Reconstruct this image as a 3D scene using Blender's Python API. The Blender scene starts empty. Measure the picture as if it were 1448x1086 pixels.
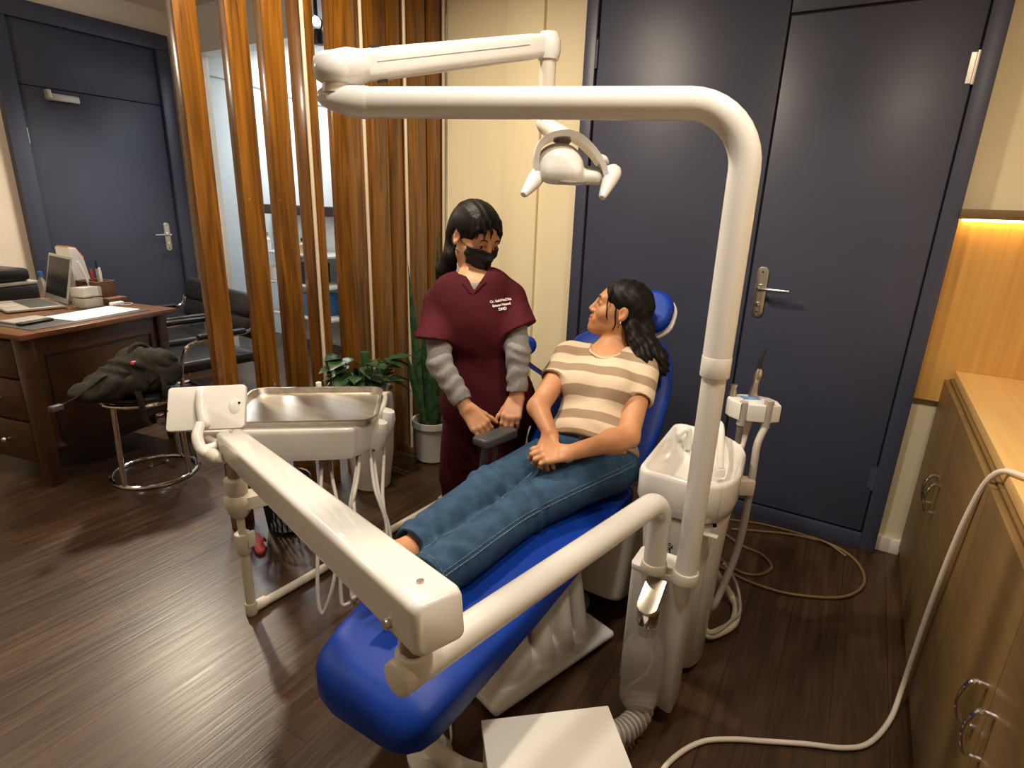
import bpy, bmesh, math, random
import numpy as np
from mathutils import Vector, Matrix
random.seed(7)
S = bpy.context.scene
COL = S.collection
V = Vector
PI = math.pi

# ------------------------------------------------------------------ camera
FPX = 809.6
def cam_axes(pitch=17.41, yaw=30.9, roll=2.014):
    p, y, r = (math.radians(a) for a in (pitch, yaw, roll))
    f = V((-math.sin(y)*math.cos(p), math.cos(y)*math.cos(p), -math.sin(p)))
    ri = V((math.cos(y), math.sin(y), 0)); up = ri.cross(f)
    return ri*math.cos(r)+up*math.sin(r), -ri*math.sin(r)+up*math.cos(r), f
CR, CU, CF = cam_axes()
CC = V((0, 0, 1.45))
cd = bpy.data.cameras.new('camera'); cam = bpy.data.objects.new('camera', cd); COL.objects.link(cam)
cd.sensor_fit = 'HORIZONTAL'; cd.sensor_width = 36; cd.lens = FPX/1448*36; cd.clip_start = .02
cam.matrix_world = Matrix(((CR.x, CU.x, -CF.x, CC.x), (CR.y, CU.y, -CF.y, CC.y), (CR.z, CU.z, -CF.z, CC.z), (0, 0, 0, 1)))
S.camera = cam
def ray(px, py): return CF+CR*((px-724)/FPX)+CU*((543-py)/FPX)
def at(px, py, d): return CC+ray(px, py)*d            # a survey point at depth d
def onz(px, py, z): r = ray(px, py); return CC+r*((z-CC.z)/r.z)
def ony(px, py, y): r = ray(px, py); return CC+r*(y/r.y)
def onx(px, py, x): r = ray(px, py); return CC+r*(x/r.x)

# ------------------------------------------------------------------ materials
def mat(name, col, rough=.5, metal=0., col2=None, scale=(8, 8, 8), bump=0., detail=4., spec=.5, ramp=(.35, .65), trans=0., alpha=1., coat=0., dist=0., rvar=0., emis=None, estr=0., ior=1.45, sss=0.):
    m = bpy.data.materials.new(name); m.use_nodes = True
    nt = m.node_tree; b = nt.nodes['Principled BSDF']; N = nt.nodes.new; L = nt.links.new
    b.inputs['Base Color'].default_value = (*col, 1); b.inputs['Roughness'].default_value = rough
    b.inputs['Metallic'].default_value = metal; b.inputs['Specular IOR Level'].default_value = spec
    b.inputs['Transmission Weight'].default_value = trans; b.inputs['Alpha'].default_value = alpha
    b.inputs['Coat Weight'].default_value = coat; b.inputs['IOR'].default_value = ior
    if sss: b.inputs['Subsurface Weight'].default_value = sss; b.inputs['Subsurface Radius'].default_value = (.01, .004, .002); 
    if emis: b.inputs['Emission Color'].default_value = (*emis, 1); b.inputs['Emission Strength'].default_value = estr
    tc = N('ShaderNodeTexCoord'); mp = N('ShaderNodeMapping'); mp.inputs['Scale'].default_value = scale
    L(tc.outputs['Object'], mp.inputs['Vector'])
    nz = N('ShaderNodeTexNoise'); nz.inputs['Scale'].default_value = 1; nz.inputs['Detail'].default_value = detail; nz.inputs['Distortion'].default_value = dist
    L(mp.outputs[0], nz.inputs['Vector'])
    c2 = col2 or tuple(c*.93 for c in col)
    cr = N('ShaderNodeValToRGB'); cr.color_ramp.elements[0].position = ramp[0]; cr.color_ramp.elements[1].position = ramp[1]
    cr.color_ramp.elements[0].color = (*c2, 1); cr.color_ramp.elements[1].color = (*col, 1)
    L(nz.outputs[0], cr.inputs[0]); L(cr.outputs[0], b.inputs['Base Color'])
    if bump:
        bp = N('ShaderNodeBump'); bp.inputs['Strength'].default_value = bump; bp.inputs['Distance'].default_value = .003
        L(nz.outputs[0], bp.inputs['Height']); L(bp.outputs[0], b.inputs['Normal'])
    if rvar:
        mr = N('ShaderNodeMapRange'); mr.inputs['To Min'].default_value = rough-rvar; mr.inputs['To Max'].default_value = rough+rvar
        L(nz.outputs[0], mr.inputs['Value']); L(mr.outputs[0], b.inputs['Roughness'])
    return m

def floor_mat():
    m = bpy.data.materials.new('plank_floor'); m.use_nodes = True
    nt = m.node_tree; b = nt.nodes['Principled BSDF']; N = nt.nodes.new; L = nt.links.new
    tc = N('ShaderNodeTexCoord'); sx = N('ShaderNodeSeparateXYZ'); cx = N('ShaderNodeCombineXYZ')
    L(tc.outputs['Object'], sx.inputs[0]); L(sx.outputs['Y'], cx.inputs['X']); L(sx.outputs['X'], cx.inputs['Y'])
    br = N('ShaderNodeTexBrick'); br.offset = .37; br.offset_frequency = 2
    for k, v in dict(Scale=1, **{'Mortar Size': .0012, 'Mortar Smooth': .1, 'Bias': 0, 'Brick Width': 1.22, 'Row Height': .155}).items(): br.inputs[k].default_value = v
    br.inputs['Color1'].default_value = (.047, .0245, .0125, 1); br.inputs['Color2'].default_value = (.070, .037, .0195, 1); br.inputs['Mortar'].default_value = (.012, .006, .004, 1)
    L(cx.outputs[0], br.inputs['Vector'])
    mp = N('ShaderNodeMapping'); mp.inputs['Scale'].default_value = (3.2, 60, 1); L(cx.outputs[0], mp.inputs['Vector'])
    nz = N('ShaderNodeTexNoise'); nz.inputs['Scale'].default_value = 1; nz.inputs['Detail'].default_value = 5; nz.inputs['Distortion'].default_value = .8; L(mp.outputs[0], nz.inputs['Vector'])
    m2 = N('ShaderNodeMapping'); m2.inputs['Scale'].default_value = (1.5, 9, 1); L(cx.outputs[0], m2.inputs['Vector'])
    n2 = N('ShaderNodeTexNoise'); n2.inputs['Scale'].default_value = 1; n2.inputs['Detail'].default_value = 3; n2.inputs['Distortion'].default_value = 1.5; L(m2.outputs[0], n2.inputs['Vector'])
    cr = N('ShaderNodeValToRGB'); cr.color_ramp.elements[0].position = .3; cr.color_ramp.elements[1].position = .72
    cr.color_ramp.elements[0].color = (.58, .56, .54, 1); cr.color_ramp.elements[1].color = (1.15, 1.12, 1.08, 1); L(nz.outputs[0], cr.inputs[0])
    c3 = N('ShaderNodeValToRGB'); c3.color_ramp.elements[0].position = .35; c3.color_ramp.elements[1].position = .65
    c3.color_ramp.elements[0].color = (.7, .7, .7, 1); c3.color_ramp.elements[1].color = (1.15, 1.15, 1.15, 1); L(n2.outputs[0], c3.inputs[0])
    mx = N('ShaderNodeMix'); mx.data_type = 'RGBA'; mx.blend_type = 'MULTIPLY'; mx.inputs[0].default_value = 1
    L(br.outputs['Color'], mx.inputs[6]); L(cr.outputs[0], mx.inputs[7])
    my = N('ShaderNodeMix'); my.data_type = 'RGBA'; my.blend_type = 'MULTIPLY'; my.inputs[0].default_value = 1
    L(mx.outputs[2], my.inputs[6]); L(c3.outputs[0], my.inputs[7]); L(my.outputs[2], b.inputs['Base Color'])
    mr = N('ShaderNodeMapRange'); mr.inputs['To Min'].default_value = .26; mr.inputs['To Max'].default_value = .42; L(nz.outputs[0], mr.inputs['Value']); L(mr.outputs[0], b.inputs['Roughness'])
    bp = N('ShaderNodeBump'); bp.inputs['Strength'].default_value = .35; bp.inputs['Distance'].default_value = .002
    L(nz.outputs[0], bp.inputs['Height']); L(bp.outputs[0], b.inputs['Normal'])
    return m

def stripe_mat(name, a, b2, axis, origin_dot, period):
    m = mat(name, a, .85, bump=.2, scale=(300, 300, 300)); nt = m.node_tree; N = nt.nodes.new; L = nt.links.new
    tc = N('ShaderNodeTexCoord'); dt = N('ShaderNodeVectorMath'); dt.operation = 'DOT_PRODUCT'; dt.inputs[1].default_value = axis
    nz = N('ShaderNodeTexNoise'); nz.inputs['Scale'].default_value = 6
    L(tc.outputs['Object'], dt.inputs[0]); L(tc.outputs['Object'], nz.inputs['Vector'])
    ms = N('ShaderNodeMath'); ms.operation = 'MULTIPLY_ADD'; ms.inputs[1].default_value = .02; L(nz.outputs[0], ms.inputs[0]); L(dt.outputs['Value'], ms.inputs[2])
    ad = N('ShaderNodeMath'); ad.operation = 'ADD'; ad.inputs[1].default_value = origin_dot; L(ms.outputs[0], ad.inputs[0])
    dv = N('ShaderNodeMath'); dv.operation = 'DIVIDE'; dv.inputs[1].default_value = period; L(ad.outputs[0], dv.inputs[0])
    fr = N('ShaderNodeMath'); fr.operation = 'FRACT'; L(dv.outputs[0], fr.inputs[0])
    cr = N('ShaderNodeValToRGB'); e = cr.color_ramp.elements
    e[0].position = 0; e[0].color = (*a, 1); e[1].position = .50; e[1].color = (*a, 1)
    for p, c in ((.53, b2), (.95, b2), (.98, a)): q = e.new(p); q.color = (*c, 1)
    L(fr.outputs[0], cr.inputs[0]); L(cr.outputs[0], nt.nodes['Principled BSDF'].inputs['Base Color'])
    return m

M = {}
M['floor'] = floor_mat()
M['cream'] = mat('cream_wall_paint', (.76, .67, .46), .7, col2=(.73, .64, .43), scale=(2, 2, 2), bump=.05)
M['offwhite'] = mat('off_white_wall_paint', (.74, .66, .55), .7, scale=(2, 2, 2))
M['coolwhite'] = mat('white_wall_paint', (.78, .80, .80), .7, scale=(2, 2, 2))
M['blue_door'] = mat('slate_blue_paint', (.046, .052, .088), .42, col2=(.041, .047, .079), scale=(1.5, 1.5, 4), rvar=.05)
M['gap'] = mat('dark_gap', (.008, .008, .01), .8)
M['slat'] = mat('varnished_teak', (.215, .085, .009), .25, col2=(.058, .021, .0035), scale=(26, 26, 1.5), dist=1.6, ramp=(.28, .66), detail=6, coat=.3, bump=.1)
M['oak'] = mat('oak_laminate', (.56, .315, .085), .45, col2=(.45, .24, .06), scale=(40, 40, 1.2), ramp=(.3, .7), dist=.6)
M['oak_top'] = mat('oak_laminate_top', (.66, .43, .17), .45, col2=(.58, .36, .13), scale=(40, 1.2, 40), ramp=(.3, .7), dist=.6)
M['oak_front'] = mat('shaded_oak_laminate', (.165, .098, .034), .5, col2=(.135, .079, .027), scale=(40, 2, 40), ramp=(.3, .7), dist=.6)  # oak darkened in its colour for fronts turned away from the lamps
M['dark_wood'] = mat('dark_walnut', (.062, .024, .009), .35, col2=(.032, .012, .005), scale=(30, 2, 30), dist=.8, ramp=(.3, .7))
M['desk_top'] = mat('reddish_desk_wood', (.17, .070, .030), .3, col2=(.10, .040, .017), scale=(2, 30, 30), dist=.8, ramp=(.3, .7))
M['shelf_brown'] = mat('dark_brown_board', (.045, .018, .012), .45, scale=(3, 30, 30))
M['white'] = mat('white_gloss_plastic', (.68, .66, .62), .25, col2=(.66, .64, .60), scale=(3, 3, 3), coat=.3)
M['enamel'] = mat('white_enamel_metal', (.69, .67, .625), .3, col2=(.67, .65, .605), scale=(3, 3, 3), coat=.2)
M['ivory'] = mat('ivory_plastic', (.60, .54, .44), .4, scale=(4, 4, 4))
M['basin'] = mat('white_ceramic', (.77, .75, .71), .12, scale=(3, 3, 3), coat=.5)
M['rod'] = mat('cream_rod_paint', (.58, .49, .37), .5, scale=(4, 4, 4))
M['greywhite'] = mat('grey_white_plastic', (.55, .53, .49), .4, scale=(4, 4, 4))
M['vinyl'] = mat('royal_blue_vinyl', (.0035, .036, .29), .45, col2=(.003, .030, .25), scale=(6, 6, 6), bump=.05, spec=.25)
M['steel'] = mat('brushed_steel', (.66, .61, .53), .36, metal=1, col2=(.56, .50, .42), scale=(2, 60, 60), rvar=.06)
M['chrome'] = mat('chrome', (.75, .74, .72), .1, metal=1, scale=(3, 3, 3))
M['nickel'] = mat('satin_nickel', (.60, .56, .48), .3, metal=1, scale=(5, 5, 5))
M['greyhose'] = mat('grey_rubber_hose', (.36, .33, .30), .5, scale=(5, 5, 5))
M['darkhose'] = mat('dark_grey_hose', (.13, .12, .11), .5, scale=(5, 5, 5))
M['cream_cable'] = mat('cream_cable', (.66, .58, .49), .45, scale=(5, 5, 5))
M['brown_cable'] = mat('tan_brown_cable', (.16, .095, .04), .5, scale=(5, 5, 5))
M['black'] = mat('black_plastic', (.012, .012, .014), .4, scale=(5, 5, 5))
M['leather'] = mat('black_leatherette', (.010, .010, .012), .35, scale=(60, 60, 60), bump=.15)
M['charcoal'] = mat('charcoal_rubber', (.055, .055, .058), .45, scale=(60, 60, 60), bump=.1)
M['screen'] = mat('dark_screen', (.010, .014, .017), .3, spec=.2, scale=(2, 2, 2))
M['silver'] = mat('silver_plastic', (.46, .44, .40), .35, metal=.4, scale=(4, 4, 4))
M['paper'] = mat('white_paper', (.88, .84, .80), .8, scale=(4, 4, 4))
M['orange'] = mat('orange_print', (.75, .33, .10), .6, scale=(4, 4, 4))
M['clear'] = mat('clear_acrylic', (.86, .84, .78), .08, trans=.75, scale=(4, 4, 4))
M['frost'] = mat('frosted_bottle_plastic', (.80, .78, .74), .2, trans=.85, scale=(6, 6, 6), ior=1.3)
M['skin'] = mat('warm_skin', (.56, .275, .135), .5, col2=(.50, .235, .11), scale=(14, 14, 14), sss=.06)
M['skin2'] = mat('light_skin', (.60, .315, .175), .5, col2=(.54, .265, .14), scale=(14, 14, 14), sss=.06)
M['lips'] = mat('lips', (.42, .12, .085), .4, scale=(30, 30, 30))
M['nail'] = mat('finger_nail', (.62, .36, .28), .3, scale=(30, 30, 30))
M['hair'] = mat('black_hair', (.0032, .0027, .0026), .5, col2=(.008, .006, .0055), scale=(160, 160, 22), bump=.5, dist=.5, spec=.22)
M['brow'] = mat('dark_brow', (.03, .017, .012), .7, scale=(60, 60, 60))
M['sclera'] = mat('eye_white', (.75, .70, .66), .2, scale=(9, 9, 9)); M['iris'] = mat('dark_iris', (.012, .007, .005), .1, scale=(9, 9, 9))
M['scrub'] = mat('maroon_cotton', (.068, .0085, .0135), .85, spec=.15, col2=(.056, .007, .011), scale=(200, 200, 200), bump=.25)
M['greyknit'] = mat('grey_knit', (.24, .225, .22), .85, col2=(.19, .18, .175), scale=(140, 140, 60), bump=.35)
M['mask'] = mat('black_mask_cloth', (.012, .012, .013), .65, scale=(80, 80, 80))
M['denim'] = mat('blue_denim', (.036, .080, .145), .8, spec=.2, col2=(.022, .053, .100), scale=(26, 26, 26), bump=.2, detail=8)
M['seam'] = mat('denim_seam', (.11, .17, .24), .8, col2=(.04, .08, .13), scale=(160, 160, 160), ramp=(.45, .55))
M['white_thread'] = mat('white_thread', (.85, .80, .78), .8, scale=(90, 90, 90))
M['pack'] = mat('olive_black_canvas', (.030, .027, .020), .9, spec=.2, col2=(.018, .016, .012), scale=(50, 50, 50), bump=.3)
M['red'] = mat('red_plastic', (.45, .05, .04), .5, scale=(9, 9, 9)); M['pink'] = mat('pink_label', (.7, .10, .12), .6, scale=(9, 9, 9))
M['leaf'] = mat('dark_green_leaf', (.035, .085, .030), .35, col2=(.015, .045, .018), scale=(14, 14, 14))
M['snake'] = mat('snake_plant_leaf', (.030, .075, .028), .4, col2=(.012, .034, .014), scale=(30, 30, 22), ramp=(.40, .60), dist=1.)
M['soil'] = mat('potting_soil', (.03, .018, .010), .95, col2=(.07, .045, .025), scale=(50, 50, 50), bump=.8)
M['pot'] = mat('white_planter', (.62, .56, .48), .4, scale=(5, 5, 5)); M['pot2'] = mat('pale_grey_pot', (.47, .46, .42), .55, scale=(20, 20, 20), bump=.2)
M['tape_blue'] = mat('blue_panel_print', (.10, .22, .50), .4, scale=(6, 6, 6))
M['penwood'] = mat('brown_wood_box', (.15, .07, .028), .45, col2=(.10, .045, .018), scale=(30, 30, 4))
M['led'] = mat('warm_led', (1, .7, .3), .5, emis=(1, .62, .22), estr=26)
M['bulb'] = mat('cool_bulb', (.8, .9, 1), .5, emis=(.55, .75, 1), estr=60)
M['bluecap'] = mat('blue_plastic', (.03, .14, .36), .4, scale=(7, 7, 7)); M['cork'] = mat('tan_plastic', (.52, .40, .26), .5, scale=(7, 7, 7))

# ------------------------------------------------------------------ objects
def prop(o, label=None, cat=None, group=None, kind=None):
    if label: o['label'] = label
    if cat: o['category'] = cat
    if group: o['group'] = group
    if kind: o['kind'] = kind
    return o
def thing(name, loc, label, cat, group=None, rz=0):
    o = bpy.data.objects.new(name, None); COL.objects.link(o); o.empty_display_size = .05
    o.location = loc; o.rotation_euler = (0, 0, rz)
    return prop(o, label, cat, group)
def world_of(o):
    p = V((0, 0, 0))
    while o is not None: p = p+o.location; o = o.parent
    return p
def link_mesh(name, me, m, parent=None, smooth=True, angle=35, origin=None):
    for x in (m if isinstance(m, (list, tuple)) else [m]): me.materials.append(x)
    off = world_of(parent) if parent else (origin or V((0, 0, 0)))
    if off.length > 1e-9: me.transform(Matrix.Translation(-off))
    if smooth:
        me.polygons.foreach_set('use_smooth', [True]*len(me.polygons))
        if angle < 180: me.set_sharp_from_angle(angle=math.radians(angle))
    o = bpy.data.objects.new(name, me); COL.objects.link(o)
    if parent: o.parent = parent
    elif origin: o.location = origin
    return o
def copy_thing(root, loc, rz=None, label=None):
    r = root.copy(); COL.objects.link(r); r.location = loc
    if rz is not None: r.rotation_euler = (0, 0, rz)
    if label: r['label'] = label
    for ch in list(root.children):
        q = ch.copy(); COL.objects.link(q); q.parent = r
        for g in list(ch.children): w = g.copy(); COL.objects.link(w); w.parent = q
    return r

def frame(z, hint=None):
    z = V(z).normalized(); h = V(hint) if hint else (V((1, 0, 0)) if abs(z.x) < .9 else V((0, 1, 0)))
    x = (h-z*h.dot(z)).normalized(); y = z.cross(x)
    return Matrix((x, y, z)).transposed()
def spline(pts, n=8, closed=False):
    pts = [V(p) for p in pts]
    if len(pts) < 3 and not closed: return pts
    out = []; N = len(pts); R = N if closed else N-1
    for i in range(R):
        if closed: p0, p1, p2, p3 = pts[i-1], pts[i], pts[(i+1) % N], pts[(i+2) % N]
        else: p1, p2 = pts[i], pts[i+1]; p0 = pts[i-1] if i else p1*2-p2; p3 = pts[i+2] if i+2 < N else p2*2-p1
        for k in range(n):
            t = k/n; out.append(.5*((2*p1)+(p2-p0)*t+(2*p0-5*p1+4*p2-p3)*t*t+(3*p1-p0-3*p2+p3)*t**3))
    if not closed: out.append(pts[-1])
    return out
def rrect(w, h, r, n=5):
    out = []
    for cx, cy, a in ((w/2-r, h/2-r, 0), (-w/2+r, h/2-r, 90), (-w/2+r, -h/2+r, 180), (w/2-r, -h/2+r, 270)):
        for k in range(n+1): t = math.radians(a+90*k/n); out.append((cx+r*math.cos(t), cy+r*math.sin(t)))
    return out
class G:
    def __init__(s): s.b = bmesh.new()
    def box(s, c, size, rot=None, bevel=0., seg=2):
        t = bmesh.new(); bmesh.ops.create_cube(t, size=1)
        bmesh.ops.scale(t, vec=size, verts=t.verts)
        if bevel: bmesh.ops.bevel(t, geom=list(t.edges), offset=bevel, segments=seg, profile=.5, affect='EDGES')
        mx = Matrix.Translation(V(c))
        if rot is not None: mx = mx @ (rot.to_4x4() if hasattr(rot, 'to_4x4') else Matrix.Rotation(rot, 4, 'Z'))
        bmesh.ops.transform(t, matrix=mx, verts=t.verts); s.add(t); return s
    def b2(s, lo, hi, bevel=0., seg=2):
        lo, hi = V(lo), V(hi); return s.box((lo+hi)/2, hi-lo, None, bevel, seg)
    def add(s, t):
        me = bpy.data.meshes.new('t'); t.to_mesh(me); t.free(); s.b.from_mesh(me); bpy.data.meshes.remove(me)
    def rings(s, rings, cap=True, closed=False):
        vs = [[s.b.verts.new(p) for p in r] for r in rings]; n = len(vs[0]); K = len(vs)
        for i in range(K if closed else K-1):
            a, b = vs[i], vs[(i+1) % K]
            for j in range(n): s.b.faces.new((a[j], a[(j+1) % n], b[(j+1) % n], b[j]))
        if cap and not closed: s.b.faces.new(vs[0][::-1]); s.b.faces.new(vs[-1])
        return s
    def tube(s, pts, r, seg=14, n=8, smooth=True, closed=False, cap=True):
        if smooth: 
            rr = r if isinstance(r, (list, tuple)) else None
            p = spline(pts, n, closed)
            if rr: 
                m = len(rr)-1; rad = []
                for i in range(len(p)): t = i/(len(p)-1)*m; k = min(int(t), m-1); rad.append(rr[k]+(rr[k+1]-rr[k])*(t-k))
            else: rad = [r]*len(p)
        else: p = [V(q) for q in pts]; rad = list(r) if isinstance(r, (list, tuple)) else [r]*len(p)
        N = len(p); x = None; R = []
        for i in range(N):
            if closed: t = (p[(i+1) % N]-p[i-1])
            else: t = (p[min(i+1, N-1)]-p[max(i-1, 0)])
            t = t.normalized()
            if x is None: x = frame(t).col[0].copy()
            x = (x-t*x.dot(t)).normalized(); y = t.cross(x)
            R.append([p[i]+(x*math.cos(2*PI*k/seg)+y*math.sin(2*PI*k/seg))*rad[i] for k in range(seg)])
        return s.rings(R, cap, closed)
    def cyl(s, a, b, r, r2=None, seg=24, bev=0.):
        a, b = V(a), V(b); r2 = r if r2 is None else r2; d = (b-a).normalized(); L = (b-a).length
        if not bev: return s.tube([a, b], [r, r2], seg, smooth=False)
        return s.tube([a, a+d*bev*.3, a+d*bev, b-d*bev, b-d*bev*.3, b], [r-bev, r-bev*.3, r, r2, r2-bev*.3, r2-bev], seg, smooth=False)
    def lathe(s, prof, o, axis=(0, 0, 1), seg=32, cap=True):
        F = frame(axis); o = V(o)
        return s.rings([[o+F @ V((r*math.cos(2*PI*k/seg), r*math.sin(2*PI*k/seg), z)) for k in range(seg)] for r, z in prof], cap)
    def prism(s, outline, z0, z1, mx=None, bevel=0., seg=3):
        mx = mx or Matrix(); mx = mx.to_4x4()
        levels = [(z0, 0)] if not bevel else [(z0+bevel*(1-math.cos(t)), bevel*(1-math.sin(t))) for t in (PI/2*k/seg for k in range(seg+1))]
        top = [(z1, 0)] if not bevel else [(z1-bevel*(1-math.cos(t)), bevel*(1-math.sin(t))) for t in (PI/2*(seg-k)/seg for k in range(seg+1))]
        cx = sum(p[0] for p in outline)/len(outline); cy = sum(p[1] for p in outline)/len(outline)
        R = []
        for z, ins in levels+top:
            ring = []
            for (x, y) in outline:
                d = math.hypot(x-cx, y-cy); k = (d-ins)/d if d > 1e-6 else 1
                ring.append(mx @ V((cx+(x-cx)*k, cy+(y-cy)*k, z)))
            R.append(ring)
        return s.rings(R)
    def ball(s, c, rad, rot=None, seg=24, rg=14):
        t = bmesh.new(); bmesh.ops.create_uvsphere(t, u_segments=seg, v_segments=rg, radius=1)
        rad = rad if isinstance(rad, (list, tuple)) else (rad,)*3
        mx = Matrix.Translation(V(c)) @ (rot.to_4x4() if rot else Matrix()) @ Matrix.Diagonal((*rad, 1))
        bmesh.ops.transform(t, matrix=mx, verts=t.verts); s.add(t); return s
    def obj(s, name, m, parent=None, smooth=True, angle=35, origin=None):
        bmesh.ops.recalc_face_normals(s.b, faces=s.b.faces)
        me = bpy.data.meshes.new(name); s.b.to_mesh(me); s.b.free()
        return link_mesh(name, me, m, parent, smooth, angle, origin)
def struct(name, g, m, parent=None, **k):
    o = g.obj(name, m, parent, **k)
    if not parent: o['kind'] = 'structure'
    return o

# ------------------------------------------------------------------ organic surfaces (signed distance fields, surface nets)
def cap(a, b, ra, rb=None, k=.02, op='u'):
    a, b = np.array(a, float), np.array(b, float); rb = ra if rb is None else rb
    return ('c', a, b, ra, rb, (a+b)/2, np.linalg.norm(b-a)/2+max(ra, rb), op, k)
def ell(c, r, R=None, k=.02, op='u'):
    R = np.eye(3) if R is None else np.array(R, float)
    return ('e', np.array(c, float), np.array(r, float), R, None, np.array(c, float), max(r), op, k)
def rbx(c, h, R=None, rd=.01, k=.01, op='u'):
    R = np.eye(3) if R is None else np.array(R, float)
    return ('b', np.array(c, float), np.array(h, float), R, rd, np.array(c, float), float(np.linalg.norm(h)+rd), op, k)
def cut(o, n, k=0.):                       # keep the side where (p-o).n < 0
    n = np.array(n, float); n /= np.linalg.norm(n)
    return ('p', np.array(o, float), n, None, None, np.array(o, float), 1e9, 'i', k)
def fun(f, c, R, op='s', k=.004): return ('f', f, None, None, None, np.array(c, float), R, op, k)
def pval(pr, P):
    t = pr[0]
    if t == 'c':
        a, b, ra, rb = pr[1:5]; ba = b-a; q = P-a; L = float(ba @ ba)+1e-12; h = np.clip((q @ ba)/L, 0, 1)
        return np.sqrt(((q-h[:, None]*ba)**2).sum(1))-(ra+(rb-ra)*h)
    if t == 'e':
        q = (P-pr[1]) @ pr[3].T; k0 = np.sqrt(((q/pr[2])**2).sum(1)); k1 = np.sqrt(((q/pr[2]**2)**2).sum(1))+1e-9
        return k0*(k0-1)/k1
    if t == 'b':
        q = np.abs((P-pr[1]) @ pr[3].T)-(pr[2]-pr[4]); return np.sqrt((np.maximum(q, 0)**2).sum(1))+np.minimum(q.max(1), 0)-pr[4]
    if t == 'p': return (P-pr[1]) @ pr[2]
    return pr[1](P)
def sdf(prims, P, disp=None):
    d = None
    for pr in prims:
        v = pval(pr, P); op, k = pr[7], pr[8]
        if d is None: d = v if op == 'u' else np.full(len(P), 1.); 
        elif op == 'u':
            if k: h = np.clip(.5+.5*(d-v)/k, 0, 1); d = v*h+d*(1-h)-k*h*(1-h)
            else: d = np.minimum(d, v)
        elif op == 's':
            if k: h = np.clip(.5-.5*(d+v)/k, 0, 1); d = -v*h+d*(1-h)+k*h*(1-h)
            else: d = np.maximum(d, -v)
        else: d = np.maximum(d, v)
    if disp is not None: d = d+disp(P)
    return d
def grow(prims, r):                        # the same shapes, thicker
    out = []
    for p in prims:
        if p[0] == 'c': out.append(cap(p[1], p[2], p[3]+r, p[4]+r, p[8], p[7]))
        elif p[0] == 'e': out.append(ell(p[1], p[2]+r, p[3], p[8], p[7]))
        elif p[0] == 'b': out.append(rbx(p[1], p[2]+r, p[3], p[4]+r, p[8], p[7]))
        else: out.append(p)
    return out
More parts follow.
